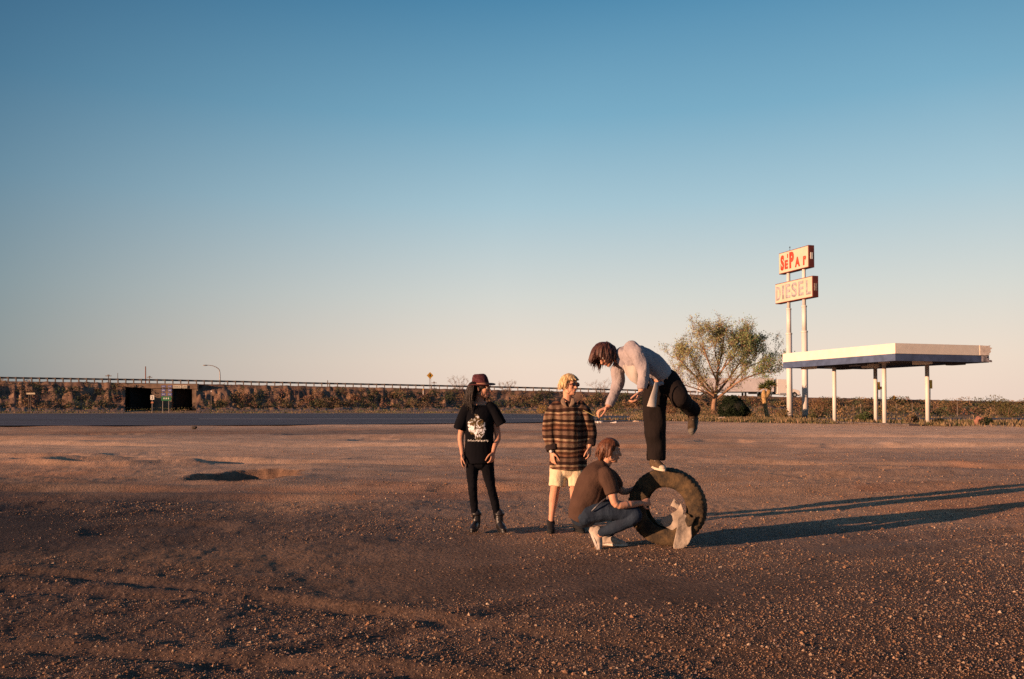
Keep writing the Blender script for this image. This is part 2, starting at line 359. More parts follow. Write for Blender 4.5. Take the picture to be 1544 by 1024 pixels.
# ================================================================== HIGHWAY EMBANKMENT
EP = [(-700, 134, 567), (-300, 138, 570.5), (0, 141, 574.8), (250, 146, 578.3), (600, 154, 585.2), (900, 162, 591.5), (1150, 170, 598.0), (1544, 178, 606.2), (2100, 186, 611)]
def E(px):
    D = float(np.interp(px, [e[0] for e in EP], [e[1] for e in EP])); yy_ = float(np.interp(px, [e[0] for e in EP], [e[2] for e in EP]))
    return at(px, yy_, D)
EN = V(.08, -.997, 0).normalized()     # outwards from the embankment, towards the lot
ET = V(.997, .08, 0).normalized()
ZT = E(250).z
soil = mat('embankment_soil', (.15, .085, .055), var=.5, scale=.35, col2=(.30, .18, .11), bump=.05, bscale=2.5)
def emb(name, p0, p1):
    xs_ = np.append(np.arange(p0, p1, 2.0), p1); offs = [0, .6, 1.3, 2, 2.7, 3.5, 4.3, 5.1, 6, 6.8, 7.6, 8.4, 9.2, 10, 11, 12.5, 14, 18, 24, 30]; vs = []
    for px in xs_:
        e = E(px); zt = e.z
        for o_ in offs:
            toe = max(3.5, (zt - .4) * 1.9)
            if o_ < .6: z = zt
            elif o_ < toe: z = zt + (.55 - zt) * ((o_ - .6) / (toe - .6)) ** .9
            else: z = .55 * max(0, 1 - (o_ - toe) / (30 - toe)) ** 1.4 - (.03 if o_ > 29 else 0)
            q = e + EN * o_; q.x = e.x * q.y / e.y; a = min(1, o_ / 4) * max(0, 1 - o_ / 22)
            z += a * float(vn2(np.array([px / 14.]), np.array([o_ * .45]), 51)[0] * .8 + vn2(np.array([px / 5.]), np.array([o_ * .5]), 52)[0] * .9 + vn2(np.array([px / 2.1 + o_]), np.array([o_ * 1.1]), 53)[0] * .5)
            vs.append((q.x, q.y, z))
        q = e - EN * 30; 
    n = len(offs); fs = [(i * n + k, i * n + k + 1, (i + 1) * n + k + 1, (i + 1) * n + k) for i in range(len(xs_) - 1) for k in range(n - 1)]
    S_ = Solid(); S_.add(vs, fs); return tag(S_.build(name, soil, shade=True), kind='structure')
UL, UR = 188, 296
emb('embankment', -700, UL + 1); emb('embankment', UR, 2100)
# carriageway on top, running down to the plain at the right
hw = mat('highway_asphalt', (.09, .085, .085), var=.2, scale=.3)
S_ = Solid(); vs = []; xs_ = np.arange(-700, 2101, 40)
for px in xs_:
    e = E(px)
    for o_, dz in ((0.0, .012), (-13, .05), (-26, .012), (-42, -(e.z + .4))):
        q = e + EN * o_; vs.append((q.x, q.y, e.z + dz))
S_.add(vs, [(i * 4 + k, (i + 1) * 4 + k, (i + 1) * 4 + k + 1, i * 4 + k + 1) for i in range(len(xs_) - 1) for k in range(3)])
tag(S_.build('highway', hw, shade=True), kind='structure')
# ================================================================== UNDERPASS
conc = mat('brown_concrete', (.13, .085, .06), var=.35, scale=.9, bump=.01, bscale=8, col2=(.27, .18, .12))
concD = mat('shaded_concrete', (.02, .018, .018), var=.3, scale=1.2)  # near-black passage walls: the unlit interior is put into the colour
ub = thing('highway_underpass', 'brown concrete highway underpass with two dark square openings under the guardrail', 'bridge', gnd(245, 619.5))
FP = E(250) + EN * 2.2; FP.z = 0; AX = V(.42, .907, 0).normalized()         # face plane, passage axis
FB = Matrix((ET, -EN, V(0, 0, 1))).transposed()
def onface(px, py):
    d = ray(px, py); t = (FP - V(0, 0, CAMH)).dot(EN) / d.dot(EN); p = V(0, 0, CAMH) + d * t
    return (p - FP).dot(ET), p.z
def u_(px, py=600): return onface(px, py)[0]
ztop = onface(250, 578.6)[1]; zo = onface(250, 585.6)[1]; zb = -.1
def wallpart(name, poly, th, m=conc, off=0.0):
    S1 = Solid(); S1.prism(poly, th, FP + EN * off, FB); return S1.build(name, m, ub, shade=False)
uL0, uL1, uR0, uR1 = u_(192), u_(228), u_(259), u_(289.5)
wallpart('lintel', [(u_(184, 579), ztop), (u_(184, 579), ztop - .25), (uL0, zo + .25), (uL1, zo), (uR0, zo), (uR1, zo - .1), (u_(298), zo - .1), (u_(298), ztop)], .9, off=.25)
wallpart('pier', [(uL1, zo - .002), (uL1, zb), (uR0, zb), (uR0, zo - .002)], 1.0)
wallpart('wing_wall', [(uL0 - 1.2, zo + .2), (u_(179, 619), zb), (u_(179, 619) - .8, zb), (uL0 - 2.6, zo + .4)], 5)
wallpart('wing_wall', [(uR1, zo - .12), (uR1 + .1, zb), (uR1 + 1.2, zb), (uR1 + 1.0, zo - .12)], 3.0)
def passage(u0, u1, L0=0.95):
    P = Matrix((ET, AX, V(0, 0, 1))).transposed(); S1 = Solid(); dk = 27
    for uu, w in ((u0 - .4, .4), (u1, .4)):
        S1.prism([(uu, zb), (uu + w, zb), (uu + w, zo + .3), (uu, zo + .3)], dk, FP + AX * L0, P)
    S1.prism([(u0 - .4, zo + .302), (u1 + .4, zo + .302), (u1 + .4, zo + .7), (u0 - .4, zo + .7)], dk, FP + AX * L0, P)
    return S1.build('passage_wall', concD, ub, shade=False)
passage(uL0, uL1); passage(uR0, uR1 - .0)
# clearance boards and small sign on the face
cream = mat('cream_board', (.62, .56, .45), var=.15, scale=4); dkp = mat('black_paint', (.02, .02, .02), var=.2)
def board(name, px0, py0, px1, py1, m, parent, off, th=.08, label=None):
    (a, z1), (c, z0) = onface(px0, py0), onface(px1, py1); S1 = Solid(); S1.prism([(a, z0), (c, z0), (c, z1), (a, z1)], th, FP + EN * off, FB)
    return S1.build(name, m, parent, shade=False)
for a, c in ((262.5, 274.8), (276, 283.3)):
    bb = board('clearance_board', a, 581.2, c, 585.6, cream, ub, .45)
    k = a + .9
    while k < c - 1.0:
        w = random.Random(int(k * 10)).choice([.5, .8, 1.0]); q = board('lettering', k, 582.4 + (w == .5) * .8, k + w * .55, 584.5, dkp, ub, .47, .01); k += w + .75
# ================================================================== GUARD RAIL
steel = mat('weathered_rail', (.10, .09, .085), rough=.6, var=.5, scale=.5, metal=.3, col2=(.2, .16, .13)); wood = mat('grey_post', (.17, .13, .10), var=.3, scale=2)
gr = thing('guardrail', 'long thin steel guardrail on short posts along the top of the embankment', 'guardrail', E(500))
S_ = Solid(); pts = [E(px) + EN * .1 for px in range(-260, 1060, 10)]
prof = [(.03, .78), (.09, .72), (.03, .62), (.09, .52), (.03, .45), (0, .45), (0, .78)]
vs = [tuple(p + EN * (a - .05) + V(0, 0, h)) for p in pts for a, h in prof]; n = len(prof)
S_.add(vs, [(i * n + k, i * n + (k + 1) % n, (i + 1) * n + (k + 1) % n, (i + 1) * n + k) for i in range(len(pts) - 1) for k in range(n)])
S_.build('rail', steel, gr, shade=False)
S_ = Solid(); S_.box((0, 0, .36), (.16, .2, .86)); S_.box((0, .12, .6), (.12, .06, .3)); p0 = S_.build('post', wood, shade=False); first = True
for px in np.arange(-10, 1056, 11.8):
    q = E(px) + EN * .25
    o = p0 if first else p0.copy()
    if not first: COL.objects.link(o)
    first = False; o.location = q; o.rotation_euler.z = .08; o.parent = gr; o.matrix_parent_inverse = Matrix.Translation(gr.location).inverted()
# ================================================================== SIGN TOWER
UA = V(-.292, .956, 0).normalized(); VA = V(UA.y, -UA.x, 0)        # long way (away), cross way (right)
# face axes: to the right along the face = -UA ; outward normal = -VA
whiteP = mat('white_painted_steel', (.68, .63, .58), rough=.5, var=.07, scale=3, mscale=(1, 1, .3), bump=.002, bscale=6)
signP = mat('aged_cream_panel', (.60, .50, .385), rough=.55, var=.06, scale=1.2); oxide = mat('maroon_metal', (.15, .035, .025), rough=.6, var=.3, scale=2)
redL = mat('faded_red_letter', (.78, .06, .035), var=.12, scale=3); greyL = mat('faded_grey_letter', (.36, .34, .36), var=.25, scale=4)
lampw = mat('pale_hatch', (.7, .66, .6), var=.1)
ps = thing('roadside_sign', 'tall cream DIESEL sign with a smaller red-lettered board above it on two white poles', 'sign', gnd(1201, 629.5))
RT = at(1225.5, 448.5, 73.5)
def signface(px, py):
    d = ray(px, py); t = (RT - V(0, 0, CAMH)).dot(VA) / d.dot(VA); return V(0, 0, CAMH) + d * t
SB = Matrix((-UA, VA, V(0, 0, 1))).transposed()
def signbox(pL0, pR0, pL1, pR1, th):
    """pixel corners left-top, right-top, left-bottom, right-bottom -> box"""
    a, b2, c, d = [signface(*q) for q in (pL0, pR0, pL1, pR1)]
    uL = ((a - RT).dot(-UA) + (c - RT).dot(-UA)) / 2; uR = ((b2 - RT).dot(-UA) + (d - RT).dot(-UA)) / 2
    zt = (a.z + b2.z) / 2; zb_ = (c.z + d.z) / 2
    S1 = Solid(); cx = RT + -UA * ((uL + uR) / 2) + VA * (th / 2); cx.z = (zt + zb_) / 2
    S1.box(cx, (uR - uL, th, zt - zb_), SB); ob = S1.build('sign_box', oxide, ps, bevel=.02)
    S1 = Solid(); S1.box(V(cx.x, cx.y, cx.z) - VA * (th / 2 + .01), (uR - uL - .14, .05, zt - zb_ - .14), SB); f = S1.build('sign_face', signP, ob, bevel=.01)
    return ob, uL, uR, zb_, zt, th
def text_on(body, u0, z0, w, h, m, parent, slant=0.0, org=None, B=None, off=.04, bold=.0, ext_=.012):
    cu = bpy.data.curves.new('lettering', 'FONT'); cu.body = body; cu.size = 1; cu.extrude = 0; cu.offset = bold; cu.resolution_u = 4
    o = bpy.data.objects.new('t', cu); COL.objects.link(o); dg = bpy.context.evaluated_depsgraph_get(); dg.update()
    me = bpy.data.meshes.new_from_object(o.evaluated_get(dg)); bpy.data.objects.remove(o)
    xs = [v.co.x for v in me.vertices]; ys_ = [v.co.y for v in me.vertices]; x0, x1, y0, y1 = min(xs), max(xs), min(ys_), max(ys_)
    org = org if org is not None else RT; B = B or SB
    for v in me.vertices:
        a = (v.co.x - x0) / (x1 - x0) * w + slant * (v.co.y - y0) / (y1 - y0) * h; c = (v.co.y - y0) / (y1 - y0) * h
        p = V(org.x, org.y, 0) + B @ V(u0 + a, -off, 0); v.co = (p.x, p.y, z0 + c)
    me.materials.clear(); me.materials.append(m); ob = bpy.data.objects.new('lettering', me); COL.objects.link(ob)
    md = ob.modifiers.new('t', 'SOLIDIFY'); md.thickness = ext_; md.offset = 0
    dg.update(); m3 = bpy.data.meshes.new_from_object(ob.evaluated_get(bpy.context.evaluated_depsgraph_get())); ob.modifiers.clear(); ob.data = m3
    if parent:
        top = parent
        while top.parent: top = top.parent
        ob.parent = parent; ob.matrix_parent_inverse = Matrix.Translation(top.location).inverted() if parent is top else Matrix.Identity(4)
    return ob
def reparent(o, p):
    """keep a mesh built in world coordinates where it is under p"""
    dg = bpy.context.evaluated_depsgraph_get(); dg.update(); o.parent = p; o.matrix_parent_inverse = p.matrix_world.inverted()
lo = signbox((1168.8, 428.8), (1225.5, 415.5), (1169.4, 458.2), (1225.5, 448.5), .62)
up = signbox((1174.2, 381.2), (1219.4, 370.6), (1174.8, 413), (1219.4, 404), .62)
def letters(box, items, m, bold):
    ob, uL, uR, z0, z1, th = box; W_ = uR - uL; H_ = z1 - z0
    for ch, a, c, w, h in items:
        text_on(ch, uL + a * W_, z0 + c * H_, w * W_, h * H_, m, ob, bold=bold, off=.045)
letters(lo, [('D', .04, .16, .12, .68), ('I', .205, .17, .05, .68), ('E', .30, .18, .125, .68), ('S', .46, .17, .145, .70), ('E', .645, .18, .13, .68), ('L', .84, .16, .12, .68)], greyL, .025)
letters(up, [('S', .07, .14, .125, .72), ('E', .215, .17, .11, .42), ("'", .30, .66, .035, .2), ('P', .375, .15, .155, .76), ('A', .56, .14, .17, .46), ('r', .83, .14, .10, .42)], redL, .06)
for bx, m_, w_, h_, dz_ in ((up, lampw, .26, .62, .05), (lo, mat('rusty_hatch', (.32, .24, .2), var=.3), .32, .68, -.05)):
    ob, uL, uR, z0, z1, th = bx; c = RT - UA * (uR + .01) + VA * (th * .5); c.z = (z0 + z1) / 2 + dz_; S1 = Solid(); S1.box(c, (.05, w_, h_), SB); S1.build('hatch', m_, ob, bevel=.01)
for px, D in ((1189, 79), (1212.3, 75.2)):
    # on the sign's centre plane
    d = ray(px, 430); q0 = RT + VA * .31; t = (q0 - V(0, 0, CAMH)).dot(VA) / d.dot(VA); p = V(0, 0, CAMH) + d * t
    S1 = Solid(); zt = up[4] + .0
    prev = -.2
    for r, z in ((.275, 7.6 + .6), (.215, 10.6), (.165, up[3] + .3)):
        S1.tube([(p.x, p.y, prev), (p.x, p.y, z)], [r, r], nu=20, n=1, cap0=False, cap1=False)
        if z < 12: S1.tube([(p.x, p.y, z - .12), (p.x, p.y, z + .02)], [r + .03, r + .03], nu=20, n=1, cap0=False, cap1=False)
        prev = z - .01
    o = S1.build('pole', whiteP, ps, shade=False)
    for pl in o.data.polygons: pl.use_smooth = abs(pl.normal.z) < .5
    S1 = Solid(); S1.tube([(p.x, p.y, -.1), (p.x, p.y, .22)], [.34, .34], nu=16, n=1, cap0=False, cap1=False); S1.build('footing', mat('dark_footing', (.12, .11, .12), var=.3), ps, shade=False)
S1 = Solid(); q = signface(1187, 380) + VA * .3; q.z = up[4]; S1.tube([q, q + V(0, 0, .35)], [.02, .02], n=1); S1.ell(q + V(0, 0, .4), .06); S1.build('finial', dkp, ps)
# ================================================================== CANOPY
cn = thing('filling_station_canopy', 'abandoned white and blue filling station canopy on four white posts', 'canopy', V(24, 54, 0))
C0 = at(1350, 544, 48.6); CZ0 = C0.z; 
def cpt(u, v, z): q = V(C0.x, C0.y, 0) + UA * u + VA * v; return V(q.x, q.y, z)
LU = 11.1; LV = 7.45; CH = 1.08
CB = Matrix((UA, VA, V(0, 0, 1))).transposed()
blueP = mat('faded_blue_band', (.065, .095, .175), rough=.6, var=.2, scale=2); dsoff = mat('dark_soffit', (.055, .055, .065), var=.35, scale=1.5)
creamP = mat('white_fascia', (.78, .71, .60), rough=.5, var=.05, scale=2, bump=.003, bscale=1.5)
def cbox(name, u0, u1, v0, v1, z0, z1, m, par=cn, bev=.01):
    S1 = Solid(); S1.box(cpt((u0 + u1) / 2, (v0 + v1) / 2, (z0 + z1) / 2), (u1 - u0, v1 - v0, z1 - z0), CB); return S1.build(name, m, par, bevel=bev)
zbm = CZ0 + .44; zt = CZ0 + CH
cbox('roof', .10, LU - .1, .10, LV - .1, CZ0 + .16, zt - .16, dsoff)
for z0, z1, m, pr in ((CZ0, zbm - .004, blueP, 0.0), (zbm, zt, creamP, -.03)):
    nm = 'fascia' if m is creamP else 'blue_band'
    cbox(nm, pr, LU, pr, .098, z0, z1, m)                         # long left face
    cbox(nm, pr, .098, .10, LV - (.9 if m is creamP else .7), z0, z1, m)              # near right face
    cbox(nm, LU - .098, LU, .10, LV, z0, z1, m)
    cbox(nm, .10, LU - .10, LV - .098, LV, z0, z1, m)
# torn end of the near fascia
tornA = mat('torn_fascia', (.80, .68, .56), var=.2, scale=6)
S1 = Solid(); pl = [(LV - .9, .45), (LV - .9, 1.08), (LV - .25, 1.06), (LV - .02, 1.10), (LV - .12, .98), (LV + .12, .93), (LV - .05, .80), (LV + .02, .68), (LV - .15, .56), (LV - .1, .47), (LV - .5, .44)]
S1.prism([(v, CZ0 + z) for v, z in pl], .05, cpt(-.05, 0, 0), Matrix((VA, UA, V(0, 0, 1))).transposed()); S1.build('torn_fascia', tornA, cn, shade=False)
S1 = Solid(); pl = [(LV - .7, .04), (LV - .7, .42), (LV - .2, .40), (LV - .35, .30), (LV - .05, .26), (LV - .28, .2), (LV + .1, .14), (LV + .12, .02), (LV - .3, .03)]
S1.prism([(v, CZ0 + z) for v, z in pl], .04, cpt(-.02, 0, 0), Matrix((VA, UA, V(0, 0, 1))).transposed()); S1.build('torn_trim', mat('weathered_trim', (.30, .27, .27), var=.5, scale=5), cn, shade=False)
S1 = Solid(); S1.tube([cpt(.1, LV - 3.4, CZ0 - .02), cpt(.08, LV - 1.6, CZ0 - .07), cpt(.0, LV - .2, CZ0 + .01)], [.015] * 3, n=3); S1.build('hanging_wire', dkp, cn)
for k, (u, v) in enumerate(((3.55, 2.35), (3.4, 5.75), (8.35, 5.9), (8.35, 2.3))):
    S1 = Solid(); a = cpt(u, v, -.15); c = cpt(u, v, CZ0 + .16); S1.tube([a, c], [.135, .135], nu=18, n=1, cap0=False, cap1=False); o = S1.build('post', whiteP, cn, shade=False)
    for q in o.data.polygons: q.use_smooth = abs(q.normal.z) < .5
    cbox('capital', u - .25, u + .25, v - .25, v + .25, CZ0 + .06, CZ0 + .157, whiteP)
lensM = mat('lamp_lens', (.72, .66, .55), rough=.4, var=.08)
for u, v in ((4.4, 1.0), (9.6, 1.1), (1.3, 3.3), (6.6, 3.9), (1.5, 6.2), (9.4, 4.0), (6.9, 1.0)):
    f = cbox('canopy_light', u - .55, u + .55, v - .28, v + .28, CZ0 - .12, CZ0 + .155, lensM if (u + v) % 2 < 1.2 else dsoff, bev=.03)
    
# kerb stub / low island under the canopy
isl = mat('broken_kerb', (.11, .09, .085), var=.4, scale=3)
for k, (a, c) in enumerate((((1.0, 1.9), (10.2, 2.7)), ((1.0, 5.3), (10.2, 6.1)))):
    S1 = Solid(); S1.box(cpt((a[0] + c[0]) / 2, (a[1] + c[1]) / 2, .03), (c[0] - a[0], c[1] - a[1], .14), CB); o = S1.build('concrete_island', isl, bevel=.03)
    tag(o, ['low broken concrete island under the left pair of canopy posts', 'low broken concrete island under the right pair of canopy posts'][k], 'island', 'old pump islands under the canopy')
# ================================================================== VEGETATION
lf = tint_mat('leaf', trans=.25); lfd = tint_mat('dry_leaf', trans=.15)
def leaf_mesh(C, size, cols, seed, quad=True, updir=None):
    """C (n,3) centres, size (n,), cols (n,3) -> verts, faces, colours"""
    r = np.random.RandomState(seed); n = len(C)
    a = r.randn(n, 3); a /= np.linalg.norm(a, axis=1)[:, None]
    if updir is not None: a = a * .35 + np.array(updir); a /= np.linalg.norm(a, axis=1)[:, None]
    b = np.cross(a, r.randn(n, 3)); b /= np.linalg.norm(b, axis=1)[:, None]
    s = size[:, None]
    w = .45 if updir is None else .09
    v = np.stack([C - a * s, C + b * s * w, C + a * s, C - b * s * w], 1).reshape(-1, 3)
    f = np.arange(4 * n).reshape(n, 4); return v, f, np.repeat(cols, 4, 0)
def clumps(cs, rads, nper, leaf, pal, seed, flat=.75, shell=.55):
    r = np.random.RandomState(seed); C = []; K = []
    pal = np.array(pal)
    for c, rd in zip(cs, rads):
        n = max(8, int(nper * (rd / 1.0) ** 2)); d = r.randn(n, 3); d /= np.linalg.norm(d, axis=1)[:, None]
        lobes = r.randn(5, 3); lobes /= np.linalg.norm(lobes, axis=1)[:, None]
        bump_ = 1 + .25 * (np.max(d @ lobes.T, axis=1) - .6)
        q = d * (shell + (1 - shell) * r.rand(n, 1)) * bump_[:, None] * rd; q[:, 2] = q[:, 2] * flat + rd * flat * .75
        q[:, 2] = np.abs(q[:, 2])
        C.append(q + np.array(c)); base = pal[r.randint(len(pal))]; K.append(np.clip(base * (1 + .35 * (r.rand(n, 1) - .5)) + .0, 0.005, 1))
    C = np.concatenate(C); K = np.concatenate(K); sz = leaf * (.6 + .8 * r.rand(len(C))); return leaf_mesh(C, sz, K, seed + 1)
rs = np.random.RandomState(11)
scrubpal = [(.10, .10, .045), (.17, .115, .06), (.25, .16, .08), (.06, .07, .035), (.32, .20, .10), (.22, .11, .07), (.08, .095, .045), (.17, .12, .08), (.05, .055, .03)]
# scrub on the bank
cs = []; rd = []
for i in range(1500):
    px = rs.uniform(-260, 1900); e = E(px); toe = max(6, (e.z - .4) * 1.9); o_ = rs.uniform(.9, toe + 2.5)
    if px < 330:
        if rs.rand() < .22 or (UL - 10 < px < UR + 7): continue
    zz = e.z + (.55 - e.z) * min(1, max(0, (o_ - .6) / (toe - .6))) ** .9 if e.z > .6 else .3
    q = e + EN * o_; q.x = e.x * q.y / e.y; r_ = (.3 + 1.15 * rs.rand() ** 1.8) * (.62 if o_ < 2.5 else 1); cs.append((q.x, q.y, zz - .2)); rd.append(r_)
v, f, k = clumps(cs, rd, 85, .15, scrubpal, 21)
tag(np_mesh('embankment_scrub', v, f, lfd, smooth=False, attr=k), kind='stuff', label='brown and olive desert scrub covering the highway embankment')
# scrub on the flat beyond the canopy and along the toe
cs = []; rd = []
for i in range(1300):
    px = rs.uniform(820, 2000); D = rs.uniform(74, 190); e = E(px)
    if px < 1020 and D < 110: continue
    if D < 84 and rs.rand() < .6: continue
    x_ = (px - 772) / 1200 * D
    if (V(x_, D, 0) - e).dot(EN) < 4: continue
    r_ = rs.uniform(.35, 1.1) * (1.0 if px > 1210 else .8)
    if px < 1230 and D < 100: r_ = min(r_, .8)
    cs.append((x_, D, -.1)); rd.append(r_)
v, f, k = clumps(cs, rd, 105, .12, scrubpal, 23)
tag(np_mesh('desert_scrub', v, f, lfd, smooth=False, attr=k), kind='stuff', label='mixed desert scrub on the flat between the canopy and the highway')
# dry grass on the verges
def grass(name, pts, hmin, hmax, seed, pal, label, per=14, spread=.25):
    r = np.random.RandomState(seed); pts = np.array(pts); n = len(pts); C = np.repeat(pts, per, 0) + np.concatenate([r.randn(n * per, 2) * spread, np.zeros((n * per, 1))], 1)
    h = hmin + (hmax - hmin) * r.rand(len(C)) ** 2.2; C[:, 2] += h * .8; K = np.array(pal)[np.repeat(r.randint(len(pal), size=n), per)] * (.75 + .5 * r.rand(len(C), 1))
    v, f, k = leaf_mesh(C, h, K, seed, updir=(0, 0, 1)); v = v.reshape(-1, 4, 3); 
    m_ = v.mean(1); ax = v[:, 2] - v[:, 0]; b_ = v[:, 1] - v[:, 3]; wd = .018 * (1 + m_[:, 1:2] / 40)
    nb = b_ / np.linalg.norm(b_, axis=1)[:, None]; v[:, 1] = m_ + nb * wd - ax * .15; v[:, 3] = m_ - nb * wd - ax * .15
    return tag(np_mesh(name, v.reshape(-1, 3), f, lfd, smooth=False, attr=k), kind='stuff', label=label)
strawpal = [(.27, .185, .10), (.23, .165, .085), (.17, .13, .07), (.12, .10, .05), (.08, .09, .04), (.30, .20, .13)]
pts = []
for i in range(8500):
    px = rs.uniform(830, 1850); lim = np.interp(px, [820, 1000, 1080, 1200, 1350, 1544, 2300], [64, 63, 59.5, 56, 51.5, 46.5, 41])
    D = lim + rs.exponential(9) + .3
    if px < 960 and D < 84 : 
        if D > 66 or rs.rand() < .5: continue
    if 64.5 < D < 73 and px > 1200: continue
    if px > 1215 and rs.rand() < .6: continue
    if vn2(np.array([px / 30.]), np.array([D / 3.]), 61)[0] < .0 and rs.rand() < .88: continue
    pts.append(((px - 772) / 1200 * D, D, -.02))
grass('dry_grass', pts, .03, .20, 31, strawpal, 'straw coloured dry grass along the far edge of the lot', per=16, spread=.55)
pts = []
for i in range(3600):
    px = rs.uniform(-300, 1100); D = rs.uniform(106, 150)
    e = E(px); q = V((px - 772) / 1200 * D, D, 0); o_ = (q - e).dot(EN)
    if o_ < 7: continue
    if 170 < px < 300 and rs.rand() < .75: continue
    toe = max(6, (e.z - .4) * 1.9); z = .55 * max(0, 1 - max(0, o_ - toe) / (30 - toe)) ** 1.4 if o_ < 30 else 0
    if vn2(np.array([px / 40.]), np.array([D / 4.]), 62)[0] < .05 and rs.rand() < .85: continue
    pts.append((q.x, q.y, z - .05))
grass('verge_grass', pts, .04, .17, 33, [(.22,.15,.09),(.28,.19,.10),(.17,.13,.08)] + [(.12, .13, .05), (.10, .12, .05)], 'sparse dry grass between the road and the embankment', per=10, spread=.5)
# individual bushes in front of the scrub
def bush(name, label, cat, c, r, pal, seed, n=900, leaf=.07, flat=.8, group=None, h=None, sm=lf):
    t = thing(name, label, cat, c, group)
    S1 = Solid(); rr_ = random.Random(seed)
    for k in range(9):
        a = rr_.uniform(0, 6.28); b2 = rr_.uniform(.3, .75) * r
        S1.tube([V(*c) + V(.04 * math.cos(a), .04 * math.sin(a), -.05), V(*c) + V(b2 * .5 * math.cos(a), b2 * .5 * math.sin(a), .5 * r * flat), V(*c) + V(b2 * math.cos(a), b2 * math.sin(a), 1.2 * r * flat)], [.03, .02, .008], nu=5, n=2)
    S1.build('stem', bark, t, shade=True)
    v, f, k = clumps([c], [r], n / (r * r), leaf, pal, seed, flat=flat, shell=.4); np_mesh('foliage', v, f, sm, t, smooth=False, attr=k); return t
bark = mat('bark', (.26, .15, .09), var=.35, scale=8, mscale=(1, 1, .3), bump=.01, bscale=20, col2=(.34, .21, .13))
for k, (px, D, r, pal, lab) in enumerate([
    (1180, 70, .75, [(.20, .14, .06)], 'tan rounded bush at the foot of the left sign pole'),
    (1308, 59.5, .55, [(.06, .085, .03)], 'low green bush left of the middle canopy posts'),
    (1297, 60.5, .45, [(.085, .10, .035)], 'small pale green bush beside the low green bush'),
    (1225, 66, .45, [(.12, .11, .045)], 'low straw bush at the foot of the right sign pole'),
    (1376, 54.5, .5, [(.19, .13, .07)], 'straw coloured twiggy bush between the two rightmost canopy posts'),
    (1415, 52.5, .34, [(.035, .035, .02)], 'small dark bush right of the rightmost canopy post'),
    (1485, 50.2, .42, [(.03, .04, .02)], 'dark green bush beside the brown stump at the right'),
    (1236, 88, 1.5, [(.17, .10, .05)], 'large reddish brown bush behind the right sign pole'),
    (1500, 92, 1.7, [(.16, .12, .05), (.12, .10, .04)], 'large olive bush in the scrub at the far right'),
    (1520, 80, 1.1, [(.09, .08, .03)], 'round olive bush near the right edge of the photo'),
    (1434, 96, 1.4, [(.17, .11, .055)], 'pale brown bush beyond the rightmost canopy post'),
    (1010, 92, 1.2, [(.17, .09, .05)], 'reddish twiggy bush behind the raised foot of the balancing man'),
    (1128, 70, .5, [(.28, .18, .07)], 'small golden grass clump right of the round dark bush'),
    (818, 108, .9, [(.34, .22, .08)], 'golden bush on the verge behind the two standing friends'),
    (925, 140, 1.6, [(.10, .10, .03), (.13, .11, .04)], 'olive bush on the bank beside the leaning arm')]):
    q = gp(px, D, -.03); bush('desert_bush', lab, 'bush', tuple(q), r, pal, 70 + k, n=int(700 * min(2.2, max(.8, r))), leaf=.055 + .02 * r, group='desert bushes beyond the lot', sm=lfd)
# round clipped dark bush
c = gp(1106, 70.5, -.1)
t = thing('round_bush', 'dense dark green ball shaped bush beside the pale stone block', 'bush', c)
r = np.random.RandomState(5); n = 15000; d = r.randn(n, 3); d /= np.linalg.norm(d, axis=1)[:, None]; d[:, 2] = np.abs(d[:, 2])
lump = 1 + .16 * vn3(d * 2.6 + 20, 3) + .16 * vn3(d * 6 + 20, 4); rad = lump[:, None] * (.90 + .13 * r.rand(n, 1) ** 2)
C = d * rad * np.array([1.38, 1.3, 2.05]); C[:, 2] = C[:, 2] + .02; C[:, :2] *= (1 - .12 * (C[:, 2:3] / 2.1 < .25))
v, f, k = leaf_mesh(C + np.array(c), .05 + .05 * r.rand(n), np.array([.018, .028, .012]) * (.6 + .9 * r.rand(n, 1)), 8); np_mesh('foliage', v, f, lf, t, smooth=False, attr=k)
S1 = Solid(); S1.ell(V(*c) + V(0, 0, .9), (1.15, 1.1, .95)); S1.tube([V(*c), V(*c) + V(0, 0, .8)], [.12, .1]); S1.build('branches', mat('inner_twigs', (.02, .02, .012), var=.3, bump=.05, bscale=12), t, voxel=.08, smooth=1)
